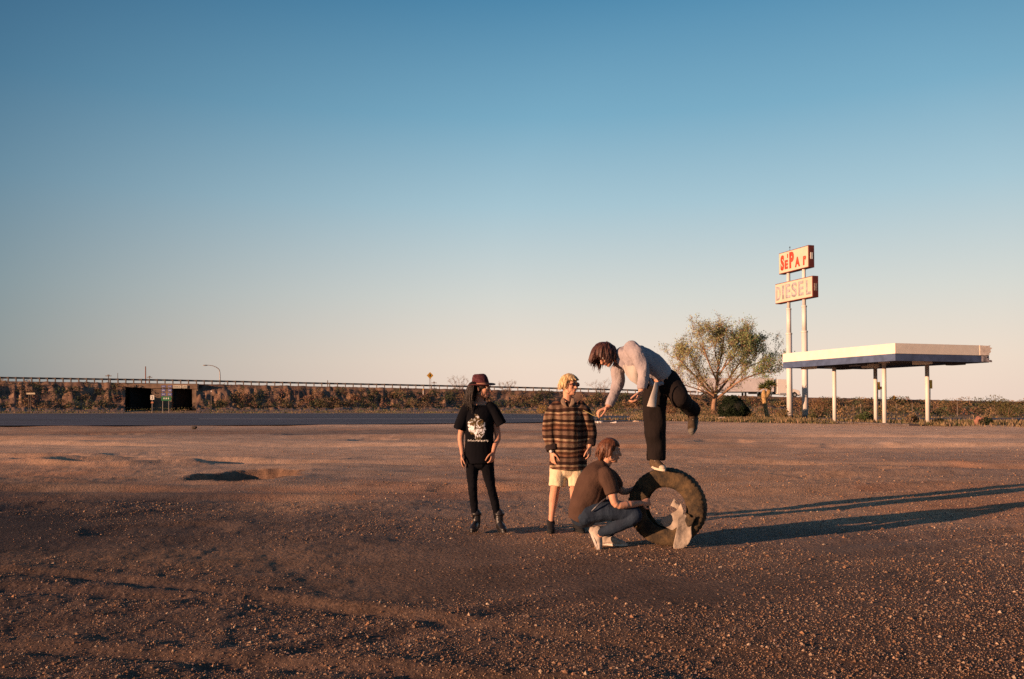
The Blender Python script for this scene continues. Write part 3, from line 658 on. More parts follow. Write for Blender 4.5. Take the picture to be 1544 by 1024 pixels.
# ---- trees made from guided limbs
def tree(name, label, base, limbs, seed, depth=3, r0=.2, leaves=12000, leaf=.07, palf=None, dens=None, twig=.8, group=None, r_tip=.012, crown=True):
    rr_ = random.Random(seed); t = thing(name, label, 'tree', base, group); S1 = Solid(); tips = []
    def branch(p, d, L, r, lev):
        n = 4; pts = [p]; q = p.copy(); dd = d.copy()
        for i in range(n):
            dd = (dd + V(rr_.uniform(-1, 1), rr_.uniform(-1, 1), rr_.uniform(-.6, .9)) * .22).normalized(); q = q + dd * (L / n); pts.append(q.copy())
        S1.tube(pts, [r * (1 - .16 * i) for i in range(n + 1)], nu=6 if lev < 2 else 4, n=1, side=(1, .1, 0))
        if lev >= depth - 1:
            for i in range(1, n + 1): tips.append(pts[i])
        if lev >= depth: return
        for i in range(1, n + 1):
            for _ in range(2 if lev else 2):
                if rr_.random() < .82:
                    a = V(rr_.uniform(-1, 1), rr_.uniform(-1, 1), rr_.uniform(-.35, 1)).normalized(); nd = (dd * .75 + a * .8).normalized()
                    branch(pts[i], nd, L * rr_.uniform(.45, .7), max(r_tip, r * (1 - .14 * i) * .5), lev + 1)
    for pts, r1, r2 in limbs:
        pts = [Vector(p) for p in pts]; n_ = len(pts)
        S1.tube(pts, [r1 + (r2 - r1) * i / (n_ - 1) for i in range(n_)], nu=9, n=3)
        P = catmull(pts, 4)
        for i in range(len(P) // 3, len(P), 2):
            i2 = min(i, len(P) - 1); fr = i2 / len(P)
            dv_ = (Vector(P[i2]) - Vector(P[max(0, i2 - 2)])).normalized()
            for _ in range(2):
                a = V(rr_.uniform(-1, 1), rr_.uniform(-1, 1), rr_.uniform(-.4, 1)).normalized()
                branch(Vector(P[i2]), (dv_ * .7 + a * .85).normalized(), twig * rr_.uniform(.7, 1.25), (r1 + (r2 - r1) * fr) * .42, 1)
    S1.build('trunk', bark, t, shade=True)
    if crown and tips:
        r = np.random.RandomState(seed); T_ = np.array([tuple(p) for p in tips])
        w = dens(T_) if dens else np.ones(len(T_)); w = w / w.sum(); k = r.choice(len(T_), leaves, p=w)
        C = T_[k] + r.randn(leaves, 3) * .16; cl = palf(C, r); v, f, kk = leaf_mesh(C, leaf * (.6 + .8 * r.rand(leaves)), cl, seed + 2); np_mesh('crown', v, f, lf, t, smooth=False, attr=kk)
    return t
D0 = 88.
def TP(px, py, dd=0): return at(px, py, D0 + dd)
base = TP(1076, 629); base.z = -.05
fork = TP(1079, 596)
limbs = [([base, TP(1076, 612), TP(1078, 600), TP(1081, 582), TP(1082, 560), TP(1087, 538), TP(1091, 514)], .30, .05),
         ([TP(1080, 600), TP(1066, 588), TP(1048, 567), TP(1033, 552), TP(1020, 538, .5)], .17, .045),
         ([TP(1078, 602), TP(1064, 592, -1), TP(1040, 583, -1.5), TP(1018, 578, -2)], .12, .03),
         ([TP(1080, 596), TP(1062, 575, 1), TP(1045, 545, 1.8), TP(1036, 522, 2)], .13, .035),
         ([TP(1082, 600), TP(1095, 590, -.6), TP(1112, 577, -1.2), TP(1135, 566, -1.8), TP(1160, 560, -2)], .16, .04),
         ([TP(1082, 592), TP(1098, 572, 1), TP(1112, 552, 1.6), TP(1128, 530, 2), TP(1138, 518, 2)], .14, .035),
         ([TP(1081, 575), TP(1070, 550, -1), TP(1062, 528, -1.8), TP(1058, 508, -2)], .10, .03),
         ([TP(1083, 565), TP(1100, 545, -1.2), TP(1115, 528, -2), TP(1120, 515, -2)], .09, .03),
         ([TP(1096, 588, -.5), TP(1125, 556, -.5), TP(1150, 545, 0), TP(1168, 540, 0)], .09, .025),
         ([TP(1085, 566, .6), TP(1100, 535, 1.2), TP(1108, 521, 1.6), TP(1112, 513, 1.6)], .09, .03),
         ([TP(1084, 555, -.6), TP(1078, 530, -1), TP(1080, 518, -1.2), TP(1082, 510, -1.2)], .08, .025),
         ([TP(1078, 604, .5), TP(1074, 616, .3), TP(1080, 630, .3)], .14, .16)]
def dens(T_):
    px = 772 + 1200 * T_[:, 0] / T_[:, 1]; py = 607 - 1200 * (T_[:, 2] - CAMH) / T_[:, 1]
    w = .50 + 1.0 * np.exp(-((px - 1150) / 30) ** 2 - ((py - 545) / 38) ** 2) + .9 * np.exp(-((px - 1135) / 30) ** 2 - ((py - 515) / 16) ** 2) + .8 * np.exp(-((px - 1022) / 26) ** 2 - ((py - 520) / 22) ** 2) + .55 * np.exp(-((px - 1065) / 22) ** 2 - ((py - 500) / 18) ** 2)
    w += .7 * np.exp(-((px - 1108) / 20) ** 2 - ((py - 515) / 20) ** 2); w *= 1 - .45 * np.exp(-((px - 1097) / 10) ** 2 - ((py - 490) / 18) ** 2)
    w *= np.clip((592 - py) / 30, 0.03, 1); return w
def palf(C, r):
    px = 772 + 1200 * C[:, 0] / C[:, 1]; py = 607 - 1200 * (C[:, 2] - CAMH) / C[:, 1]; g_ = np.clip((px - 1080) / 60, 0, 1)[:, None]
    yl = np.array([.40, .43, .20]); gr_ = np.array([.24, .33, .13]); dry = np.array([.36, .25, .15])
    c = yl * (1 - g_) + gr_ * g_; m = (r.rand(len(C), 1) < .28); c = np.where(m, dry, c); return np.clip(c * (.65 + .7 * r.rand(len(C), 1)), .01, 1)
tree('tree', 'spreading half leafed tree with pink brown limbs left of the tall sign', base, limbs, 4, depth=3, leaves=28000, leaf=.088, palf=palf, dens=dens, twig=1.55, r_tip=.010)
# thin bare trees on the far side of the highway
def bare(px, py, h, w, D, seed, label):
    b0 = at(px, py, D); b0.z = max(0, b0.z - 1.5); L_ = []
    rr_ = random.Random(seed)
    for k in range(5):
        a = (k - 2) / 2 * w; L_.append(([b0, b0 + V(a * .35, rr_.uniform(-.5, .5), h * .45), b0 + V(a, rr_.uniform(-1, 1), h * rr_.uniform(.8, 1))], .09, .02))
    tree('bare_tree', label, b0, L_, seed, depth=2, leaves=1500, leaf=.06, palf=lambda C, r: np.array([.26, .20, .13]) * (.7 + .6 * r.rand(len(C), 1)), twig=h * .2, group='thin bare trees behind the guardrail', r_tip=.012)
bare(692, 590, 5.0, 2.6, 200, 41, 'taller thin bare tree behind the guardrail left of the woman in the hat')
bare(765, 590, 4.0, 2.4, 205, 42, 'low wide bare tree behind the guardrail right of the woman in the hat')
bare(905, 596, 5.2, 2.6, 200, 43, 'faint bare tree behind the guardrail below the leaning man')
# yucca
yb = gp(1157, 73, 0)
def YP(px, py, dd=0): return at(px, py, 73 + dd)
t = thing('yucca', 'shaggy tan yucca with two spiky green heads in front of the lorry trailer', 'yucca', yb)
S1 = Solid(); S1.tube([yb + V(0, 0, -.1), YP(1153.5, 610), YP(1152, 596), YP(1152, 590)], [.18, .20, .24, .16]); S1.tube([YP(1153, 602), YP(1158, 594), YP(1161, 585)], [.16, .22, .16]); S1.build('trunk', mat('yucca_thatch', (.38, .24, .10), var=.4, scale=6, bump=.06, bscale=14), t, voxel=.05, smooth=1)
r = np.random.RandomState(2); Cc = []; Kk = []; Ss = []; AA = []
for (px, py), n in (((1151, 585), 220), ((1161, 581), 320)):
    c = np.array(YP(px, py)); d = r.randn(n, 3); d[:, 2] = np.abs(d[:, 2]) - .25; d /= np.linalg.norm(d, axis=1)[:, None]; L_ = r.uniform(.2, .42, (n, 1)); AA.append(d); Ss.append(L_); Cc.append(c + d * L_); Kk.append(np.where(d[:, 2:3] > -.05, np.array([.13, .15, .05]), np.array([.36, .24, .10])) * (.7 + .6 * r.rand(n, 1)))
C = np.concatenate(Cc); A = np.concatenate(AA); S_ = np.concatenate(Ss); K = np.concatenate(Kk); B_ = np.cross(A, r.randn(len(A), 3)); B_ /= np.linalg.norm(B_, axis=1)[:, None]
v = np.stack([C - A * S_, C - A * S_ * .2 + B_ * .035, C + A * S_, C - A * S_ * .2 - B_ * .035], 1).reshape(-1, 3); np_mesh('spiky_head', v, np.arange(len(v)).reshape(-1, 4), lf, t, smooth=False, attr=np.repeat(K, 4, 0))
# ================================================================== ROCKS, LITTER, STUMP, FENCE
stone = mat('pale_stone', (.58, .44, .32), var=.2, scale=5, bump=.02, bscale=12)
def rock(name, label, cat, c, sz, seed, m=stone, group=None):
    S1 = Solid(); rr_ = random.Random(seed); S1.ell(V(*c) + V(0, 0, sz[2] * .35), (sz[0] * .5, sz[1] * .5, sz[2] * .6)); 
    for k in range(3): S1.box(V(*c) + V(rr_.uniform(-.15, .15) * sz[0], 0, sz[2] * (.35 + .1 * k)), (sz[0] * .8, sz[1] * .8, sz[2] * .55), Matrix.Rotation(rr_.uniform(-.3, .3), 3, 'Z') @ Matrix.Rotation(rr_.uniform(-.2, .2), 3, 'Y'))
    o = S1.build(name, m, voxel=max(.012, sz[0] / 22), smooth=1, disp=lambda co, no: vn3(co * (3 / sz[0]), seed) * sz[0] * .12, shade=False); return tag(o, label, cat, group)
rock('stone_block', 'pale squared stone block on the verge at the foot of the round dark bush', 'stone', gp(1087.5, 63.5, 0), (.55, .45, .34), 1)
rock('stone', 'flat pale stone left of the squared block', 'stone', gp(1076, 63.6, 0), (.5, .3, .14), 2, group='pale stones along the verge')
rock('stone', 'small pale stone below the raised shoe', 'stone', gp(1017, 63, 0), (.36, .25, .14), 3, group='pale stones along the verge')
rock('stone', 'pale flat stone right of the leaning hand', 'stone', gp(960, 60, 0), (.6, .2, .10), 4, group='pale stones along the verge')
white = mat('white_litter', (.75, .70, .64), var=.1)
rock('litter', 'left scrap of white litter at the road edge beside the straw', 'litter', gp(897, 56.5, .02), (.34, .2, .12), 5, white, 'white litter at the road edge')
rock('litter', 'right scrap of white litter at the road edge below the leaning hand', 'litter', gp(904, 56, .02), (.42, .2, .13), 6, white, 'white litter at the road edge')
rock('litter', 'pair of flattened white scraps at the road edge under the leaning man', 'litter', gp(926, 55.5, .02), (.55, .2, .11), 7, white, 'white litter at the road edge')
rock('stump', 'reddish brown stump leaning on the dark bush at the right', 'stump', gp(1475.5, 50.5, 0), (.5, .4, .62), 8, mat('red_wood', (.30, .14, .10), var=.3, scale=6))
rock('dirt_clod', 'small dark clod on the lot near the road at the left', 'clod', gp(293, 44, 0), (.28, .2, .16), 9, mat('dark_clod', (.03, .025, .02), var=.3))
for k, (px, D) in enumerate(((1275.5, 90), (1297.5, 88), (1351, 86), (1375, 85), (1286, 95), (1443, 84))):
    S1 = Solid(); q = gp(px, D, -.1); S1.tube([q, q + V(.03, 0, 1.35 + .05 * k)], [.045, .04], nu=8, n=1, cap1=False); o = S1.build('fence_post', wood, shade=False)
    tag(o, ['thin grey fence post in the scrub left of the middle canopy posts', 'thin grey fence post just left of the middle canopy posts', 'thin grey fence post right of the middle canopy posts', 'thin grey fence post midway to the rightmost canopy post', 'far fence post behind the low green bush', 'short fence post right of the rightmost canopy post'][k], 'post', 'fence posts in the scrub')
# ================================================================== FAR STREET FURNITURE
galv = mat('galvanised', (.30, .26, .23), rough=.5, var=.2, metal=.4); rust = mat('rusty_pole', (.30, .12, .07), var=.3)
yel = mat('yellow_sign', (.80, .42, .05), rough=.5, var=.08); blu = mat('blue_shield', (.06, .09, .30), var=.3, scale=8); grn = mat('green_panel', (.02, .14, .06), var=.15); wh = mat('white_sign', (.72, .68, .6), var=.08); orn = mat('orange_plate', (.5, .2, .1), var=.1)
# street lamp
D = 160; t = thing('street_lamp', 'tall street lamp with its arm curving left above the embankment', 'street lamp', at(331.5, 583, D)); b0 = at(331.5, 586, D)
S1 = Solid(); S1.tube([b0, at(331.8, 570, D), at(331, 559, D), at(327, 554.5, D), at(320, 551.5, D), at(312, 550.6, D)], [.13, .10, .09, .08, .07, .06], n=5); S1.build('pole', galv, t, shade=True)
S1 = Solid(); S1.ell(at(309.5, 550.9, D), (.5, .2, .12)); S1.build('lamp_head', galv, t, shade=True)
# poles beyond the highway
for k, (px, py0, D, r_, m_, lab, arm) in enumerate(((219.5, 552.5, 170, .13, rust, 'tall rust red pole above the underpass', 0), (163.5, 565.5, 175, .12, wood, 'short utility pole with a crossarm left of the underpass', 1), (177.5, 562.5, 175, .07, wood, 'thin bare pole just left of the underpass', 0), (225.5, 567.5, 200, .10, wood, 'short dark pole with a box beside the tall rust red pole', 1), (494, 573.5, 200, .12, wood, 'short stub pole above the middle of the guardrail', 0), (654.5, 576, 200, .10, wood, 'small utility pole with a crossarm right of the yellow sign', 1))):
    t = thing('utility_pole', lab, 'pole', at(px, 592, D), 'poles beyond the guardrail'); S1 = Solid(); S1.tube([at(px, 592, D), at(px, py0, D)], [r_, r_ * .8], nu=8, n=1, cap1=False); S1.build('pole', m_, t, shade=False)
    if arm: S1 = Solid(); S1.box(at(px, py0 + 1.4, D), (1.3, .15, .16)); S1.box(at(px, py0 + .4, D), (.3, .3, .3)); S1.build('crossarm', m_, t, shade=False)
def diamond(px, py0, py1, pb, D, hw, label, m=yel, legs=(0,), name='warning_sign', shape='d', grp='yellow signs along the highway', mark=True):
    t = thing(name, label, 'sign', at(px, pb, D), grp); c = at(px, (py0 + py1) / 2, D); h = (at(px, py0, D).z - at(px, py1, D).z) / 2; B = Matrix((V(.96, .28, 0), V(-.28, .96, 0), V(0, 0, 1))).transposed()
    S1 = Solid(); poly = [(-hw, 0), (0, -h), (hw, 0), (0, h)] if shape == 'd' else [(-hw, -h), (hw, -h), (hw, h), (-hw, h)]; S1.prism(poly, .04, c, B); p = S1.build('panel', m, t, shade=False)
    if mark:
        S1 = Solid(); S1.prism([(-hw * .12, -h * .35), (hw * .12, -h * .35), (hw * .2, h * .1), (0, h * .5), (-hw * .2, h * .1)], .01, c - B.col[1] * .012, B); S1.build('marking', dkp, t, shade=False)
    for dx in legs: S1 = Solid(); S1.tube([at(px + dx, pb, D + .2), at(px + dx, py1 - 2, D + .2)], [.05, .05], nu=6, n=1, cap1=False); S1.build('leg', galv, t, shade=False)
diamond(648.5, 561, 571.5, 590, 168, .72, 'tall yellow diamond sign above the middle of the guardrail', legs=(-1, 1))
diamond(1323.5, 576, 588, 612, 105, .38, 'yellow rectangular sign between the two middle canopy posts', shape='r', legs=(0,), mark=False)
diamond(1348.5, 596, 604, 606, 190, .7, 'pale yellow sign on the highway right of the middle canopy posts', shape='d', legs=(0,), mark=False)
diamond(1402.5, 573, 586, 612, 100, .34, 'yellow rectangular sign behind the rightmost canopy post', shape='r', legs=(0,), mark=False)
diamond(1328.5, 583, 587, 612, 105, .16, 'tiny red and white sign beside the middle canopy posts', m=orn, shape='r', legs=(0,), mark=False, grp=None)
t = thing('delineator', 'white delineator stick on the bank left of the woman in the hat', 'marker', at(638, 598, 150)); S1 = Solid(); S1.box(at(638, 590.5, 152), (.12, .06, 1.2)); S1.build('stick', white, t); S1 = Solid(); S1.box(at(638, 587.5, 151.9), (.16, .04, .25)); S1.build('reflector', yel, t)
# route sign assembly
D = 112; t = thing('route_sign', 'blue route shields over a green panel on two posts in front of the underpass', 'sign', gp(250, D, 0))
for px in (245.7, 254.8): S1 = Solid(); S1.tube([gp(px, D + .1, -.1), at(px, 582, D + .1)], [.05, .05], nu=6, n=1, cap1=False); S1.build('leg', galv, t, shade=False)
def shield(px0, py0, px1, py1, m, nm='shield', sh=True):
    a = at(px0, py1, D); c = at(px1, py0, D); w = c.x - a.x; h = c.z - a.z; I = Matrix.Identity(3); S1 = Solid()
    poly = [(0, .35 * h), (.5 * w, 0), (w, .35 * h), (.92 * w, h), (.5 * w, .9 * h), (.08 * w, h)] if sh else [(0, 0), (w, 0), (w, h), (0, h)]
    S1.prism(poly, .04, a, I); o = S1.build(nm, m, t, shade=False); S1 = Solid()
    for k in range(3): S1.box(a + V(w * (.28 + .22 * k), -.012, h * .52), (w * .1, .02, h * .34))
    S1.build('lettering', wh, t, shade=False)
for cx in (243.4, 253.0):
    shield(cx, 581.3, cx + 6.2, 584.0, blu, sh=False); shield(cx, 586.4, cx + 6.2, 591.2, blu); shield(cx, 592.6, cx + 6.2, 596.6, blu, 'arrow_plate', sh=False)
shield(243.2, 597.6, 258.2, 604.3, grn, 'green_panel', sh=False)
D2 = 118; t2 = thing('speed_sign', 'small white number sign over an orange plate between the underpass openings', 'sign', gp(229.5, D2, 0))
S1 = Solid(); S1.box(at(229.7, 599.4, D2), (.56, .04, .66)); p = S1.build('panel', wh, t2); 
q = at(229.7, 599.4, D2); text_on('2', -.13, q.z - .2, .26, .4, dkp, None, org=q, B=Matrix.Identity(3), off=.03); bpy.context.view_layer.update(); o = bpy.data.objects[[o.name for o in bpy.data.objects if o.name.startswith('lettering')][-1]]; o = max([o for o in bpy.data.objects if o.name.startswith('lettering') and o.parent is None], key=lambda z: z.name); o.parent = t2; o.matrix_parent_inverse = Matrix.Translation(t2.location).inverted()
S1 = Solid(); S1.box(at(229.5, 607, D2), (.34, .04, .22)); S1.build('plate', orn, t2); S1 = Solid(); S1.tube([gp(229.7, D2 + .1, -.1), at(229.7, 597, D2 + .1)], [.04, .04], nu=6, n=1, cap1=False); S1.build('leg', galv, t2, shade=False)
# low yellowish board at the far left
t = thing('road_board', 'small pale board on two legs beside the road at the far left', 'sign', gp(45, 117, 0)); S1 = Solid(); S1.box(at(46.5, 593.5, 117), (1.25, .06, .24)); S1.build('board', mat('pale_board', (.5, .42, .3), var=.2), t)
for px in (43.7, 46.7): S1 = Solid(); S1.tube([gp(px, 117.1, -.1), at(px, 593, 117.1)], [.045, .045], nu=6, n=1, cap1=False); S1.build('leg', wood, t, shade=False)
t = thing('marker_post', 'lone wooden marker post right of the underpass', 'post', gp(318.5, 132, .3)); S1 = Solid(); S1.tube([at(318.5, 617, 132), at(318.5, 589, 132)], [.05, .05], nu=6, n=1, cap1=False); S1.build('post', wood, t, shade=False); S1 = Solid(); S1.box(at(318.5, 590, 131.9), (.16, .04, .2)); S1.build('reflector', white, t)
# ================================================================== SEMI TRUCK
TD = V(.996, .06, 0).normalized(); TB = Matrix((TD, V(-TD.y, TD.x, 0), V(0, 0, 1))).transposed()
nose = at(1207.5, 599.2, 172.5); nose.z -= .0; base = nose
tr = thing('semi_truck', 'white semi truck with a long box trailer driving along the highway behind the tree', 'truck', base)
def q_(x, y_, z): return base + TB @ V(-x, y_, z)
trw = mat('trailer_white', (.64, .60, .60), rough=.5, var=.06, scale=.8); cabw = mat('cab_white', (.78, .72, .66), rough=.3, var=.04); rub = mat('tyre_black', (.02, .02, .022), var=.2); chr_ = mat('chrome_hub', (.6, .58, .55), rough=.3, metal=.6, var=.1); gls = mat('cab_glass', (.02, .025, .03), rough=.1, var=.1, spec=.6)
def tb(name, x0, x1, y0, y1, z0, z1, m, p=tr, bev=.03): S1 = Solid(); S1.box(q_((x0 + x1) / 2, (y0 + y1) / 2, (z0 + z1) / 2), (abs(x1 - x0), y1 - y0, z1 - z0), TB); return S1.build(name, m, p, bevel=bev)
trl = tb('trailer', 5.9, 22.0, 0, 2.6, 1.22, 4.15, trw)
tb('trailer_frame', 6.2, 21.9, .3, 2.3, 1.02, 1.2, rub)
tb('landing_gear', 11.9, 12.3, .25, .45, .25, 1.0, rub); tb('landing_gear', 11.9, 12.3, 2.1, 2.3, .25, 1.0, rub); tb('side_box', 9.6, 11.4, .2, .7, .7, 1.0, rub)
tb('chassis', 1.0, 9.0, .8, 1.8, .6, .95, rub)
S1 = Solid(); S1.prism([(0.15, .55), (0.15, 1.25), (.45, 1.55), (1.75, 1.85), (2.35, 2.75), (2.6, 2.95), (3.1, 3.9), (5.2, 3.95), (5.2, .75), (2.9, .65), (1.85, .62), (1.75, 1.0), (1.3, 1.2), (.85, 1.0), (.75, .55)][::-1], 2.5, q_(0, .05, 0), Matrix((-TB.col[0], TB.col[1], TB.col[2])).transposed()); S1.build('cab', cabw, tr, bevel=.06)
tb('side_window', 2.35, 3.25, .03, .2, 1.95, 2.65, gls, bev=.02); S1 = Solid(); S1.prism([(1.78, 1.9), (2.33, 2.72), (2.28, 2.76), (1.72, 1.93)], 2.1, q_(0, .25, 0), Matrix((-TB.col[0], TB.col[1], TB.col[2])).transposed()); S1.build('windscreen', gls, tr, shade=False)
tb('mirror', 1.95, 2.1, -.2, -.05, 1.9, 2.6, rub); tb('fuel_tank', 3.2, 4.7, -.0, .6, .45, .95, chr_, bev=.1); tb('bumper', -.05, .2, .1, 2.5, .35, .75, chr_, bev=.05); tb('headlight', .12, .3, .1, .5, 1.0, 1.25, chr_, bev=.03)
tb('exhaust', 5.3, 5.45, .2, .35, 1, 4.3, chr_); tb('gap_fairing', 5.22, 5.6, .3, 2.3, 1.0, 3.6, rub)
for x in (1.3, 6.9, 8.2, 19.2, 20.5):
    for y_ in (.02, 2.3):
        S1 = Solid(); a = q_(x, y_, .52); ax = TB.col[1]; S1.tube([a, a + ax * .3], [.52, .52], side=(0, 0, 1), nu=22, n=1, cap0=False, cap1=False); w_ = S1.build('wheel', rub, tr, shade=False)
        S1 = Solid(); S1.tube([a - ax * .02, a + ax * .31], [.27, .27], side=(0, 0, 1), nu=14, n=1, cap0=False, cap1=False); S1.build('hub', chr_, w_, shade=False)
tb('mudflap', 21.4, 21.45, .1, .6, .25, 1.0, rub)
# ================================================================== THE TYRE
TYC = at(1006, 762.4, 8.12); TYC.z = .392
TN = V(-.37, -.93, 0).normalized()            # towards the camera side
TU = V(.93, -.37, 0).normalized()             # right along its face
TBm = Matrix((TU, -TN, V(0, 0, 1))).transposed()
prof = [(.205, .085), (.212, .100), (.235, .108), (.27, .116), (.31, .119), (.345, .114), (.365, .106), (.380, .098), (.388, .082), (.392, .06), (.394, .03), (.394, 0)]
prof = prof + [(r_, -w) for r_, w in prof[-2::-1]]
inner = [(.213, -.078), (.25, -.098), (.31, -.103), (.355, -.09), (.372, -.05), (.374, 0), (.372, .05), (.355, .09), (.31, .103), (.25, .098), (.213, .078)]
loop = prof + inner; NA = 300; n = len(loop); vs = []
for i in range(NA):
    a = 2 * math.pi * i / NA; ca, sa = math.cos(a), math.sin(a)
    for k, (r_, w) in enumerate(loop):
        rr_ = r_; ww = w
        if k < len(prof) and r_ > .376:
            blk = (i // 2) % 3 == 0
            if abs(w) > .045 and blk: rr_ -= .004 + .005 * abs(math.sin(i * .37) * math.sin(i * .093 + 1))
            rr_ += .004 * math.sin(a * 7 + w * 20) * math.sin(a * 3)
            if abs(abs(w) - .03) < .012: rr_ -= .009 + .003 * math.sin(a * 44)
        if k < len(prof) and .25 < r_ < .30: ww += .002 * math.copysign(1, w) * (1 if (i % 4) < 2 else 0)
        # squashed where it stands on the ground, and a torn stretch low on the right
        z = rr_ * sa
        if z < -.375: z = -.375 - (abs(z) - .375) * .35
        vs.append(tuple(TYC + TBm @ V(rr_ * ca, ww, z)))
fs = [(i * n + k, i * n + (k + 1) % n, ((i + 1) % NA) * n + (k + 1) % n, ((i + 1) % NA) * n + k) for i in range(NA) for k in range(n)]
rubm = bpy.data.materials.new('muddy_rubber'); rubm.use_nodes = True; N, L = nodes_of(rubm); b = N['Principled BSDF']; b.inputs['Roughness'].default_value = .88; b.inputs['Specular IOR Level'].default_value = .25
t_ = N.new('ShaderNodeTexCoord'); n1 = N.new('ShaderNodeTexNoise'); n1.inputs['Scale'].default_value = 9; n1.inputs['Detail'].default_value = 8; n1.inputs['Roughness'].default_value = .7; L.new(t_.outputs['Object'], n1.inputs[0])
r_ = N.new('ShaderNodeValToRGB'); L.new(n1.outputs[0], r_.inputs[0]); e = r_.color_ramp.elements; e[0].position = .36; e[0].color = (.020, .017, .014, 1); e[1].position = .68; e[1].color = (.14, .088, .042, 1); m_ = e.new(.5); m_.color = (.062, .043, .024, 1)
L.new(r_.outputs[0], b.inputs['Base Color']); bp = N.new('ShaderNodeBump'); bp.inputs['Distance'].default_value = .006; n2 = N.new('ShaderNodeTexNoise'); n2.inputs['Scale'].default_value = 60; L.new(t_.outputs['Object'], n2.inputs[0]); L.new(n2.outputs[0], bp.inputs['Height']); L.new(bp.outputs[0], b.inputs['Normal'])
TYB = V(TYC.x, TYC.y, 0)
ty = thing('truck_tire', 'large worn truck tire standing upright in the dirt with torn grey lining hanging out', 'tire', TYB)
S1 = Solid(); S1.add(vs, fs); S1.build('tread', rubm, ty, shade=True)
liner = mat('torn_lining', (.22, .18, .145), var=.45, scale=9, bump=.008, bscale=30, col2=(.40, .33, .26))
def sheet(name, poly, y0, th, seed, curl=.03, m=liner):
    """torn slab; poly in (right, up) metres from the tyre centre, y0 = how far it stands out"""
    S1 = Solid(); S1.prism(poly, th, TYC - (-TN) * y0, TBm)
    def dsp(co, no):
        q = (co - np.array(TYC)) @ np.array(TBm); off = curl * np.sin(q[:, 0] * 18 + seed) + curl * 1.2 * vn3(co * 9, seed) + .008 * vn3(co * 45, seed + 2)
        return off[:, None] * np.array(TN)[None]
    return S1.build(name, m, ty, voxel=.008, smooth=1, disp=dsp)
def tz(x, y): return ((x - 850) / 768 , -(y - 628) / 768)
sheet('torn_flap', [tz(*q) for q in ((985, 655), (1012, 668), (1060, 690), (1070, 720), (1052, 760), (1058, 830), (1035, 885), (1000, 920), (975, 934), (925, 936), (918, 905), (932, 840), (945, 770), (950, 700))], .17, .018, 1, .025)
sheet('torn_flap', [tz(*q) for q in ((975, 580), (940, 640), (880, 680), (822, 712), (815, 740), (850, 775), (905, 800), (945, 770), (985, 700), (1000, 640))], .135, .02, 4, .03)
sheet('torn_flap', [tz(*q) for q in ((925, 545), (940, 560), (935, 580), (965, 600), (955, 640), (925, 620), (890, 610), (905, 580))], .12, .012, 6, .02)
sheet('torn_edge', [tz(*q) for q in ((1005, 655), (1040, 665), (1055, 690), (1095, 668), (1080, 700), (1060, 740), (1025, 760), (1000, 700))], .14, .02, 9, .02, rubm)
sheet('torn_flap', [tz(*q) for q in ((735, 745), (800, 740), (840, 760), (860, 790), (800, 795), (760, 775))], -.05, .02, 7, .02)
# ================================================================== PEOPLE
def skinmat(name, c): return mat(name, c, rough=.6, var=.10, scale=14, spec=.35, sub=.12)
skinA = skinmat('skin', (.52, .26, .165)); skinB = skinmat('fair_skin', (.58, .30, .19)); 
white_e = mat('eye_white', (.6, .55, .5), rough=.2, var=.02); iris = mat('dark_eye', (.02, .012, .01), rough=.1, var=.1, spec=.6); lipm = mat('lips', (.38, .12, .09), rough=.5, var=.1)
def frame(fwd, up=(0, 0, 1)):
    """columns: right-of-face, forward, up"""
    f = Vector(fwd).normalized(); u = Vector(up); r = f.cross(u).normalized(); u = r.cross(f); return Matrix((r, f, u)).transposed()
def head(S, c, fwd, up=(0, 0, 1), k=1.0):
    B = frame(fwd, up); c = Vector(c)
    def a(x, y, z, rx, ry, rz): S.ell(c + B @ V(x, y, z) * k, (rx * k, ry * k, rz * k), B)
    a(0, -.008, .035, .073, .094, .082); a(0, .035, -.02, .060, .058, .075); a(0, .045, -.075, .040, .042, .034); a(0, .066, -.090, .022, .020, .018)
    for s_ in (-1, 1):
        a(s_ * .036, .055, -.018, .024, .03, .028); a(s_ * .040, .012, -.062, .022, .045, .030); a(s_ * .074, -.008, -.008, .008, .018, .030)
        a(s_ * .028, .078, .028, .026, .014, .009)
    S.tube([c + B @ V(0, .086, .022) * k, c + B @ V(0, .098, -.004) * k, c + B @ V(0, .108, -.024) * k], [.010 * k, .012 * k, .015 * k], side=B.col[0], n=2)
    a(.011, .097, -.027, .008, .010, .007); a(-.011, .097, -.027, .008, .010, .007)
    a(0, .086, -.052, .022, .012, .006); a(0, .085, -.062, .019, .012, .007)
    return B
def face_bits(t, c, B, browm, k=1.0, eyes=True):
    c = Vector(c); S1 = Solid()
    for s_ in (-1, 1):
        if eyes:
            S1 = Solid(); S1.ell(c + B @ V(s_ * .030, .0815, .010) * k, (.013 * k, .009 * k, .008 * k), B); e_ = S1.build('eye', white_e, t, shade=True)
            S1 = Solid(); S1.ell(c + B @ V(s_ * .030, .088, .010) * k, (.007 * k, .004 * k, .007 * k), B); S1.build('iris', iris, e_, shade=True)
        S1 = Solid(); S1.tube([c + B @ V(s_ * .013, .094, .030) * k, c + B @ V(s_ * .030, .093, .036) * k, c + B @ V(s_ * .046, .082, .030) * k], [.003, .005, .003], n=3); S1.build('eyebrow', browm, t, shade=True)
    S1 = Solid(); S1.tube([c + B @ V(-.022, .090, -.057) * k, c + B @ V(0, .0985, -.055) * k, c + B @ V(.022, .090, -.057) * k], [.003, .0058, .003], n=3); S1.build('mouth', lipm, t, shade=True)
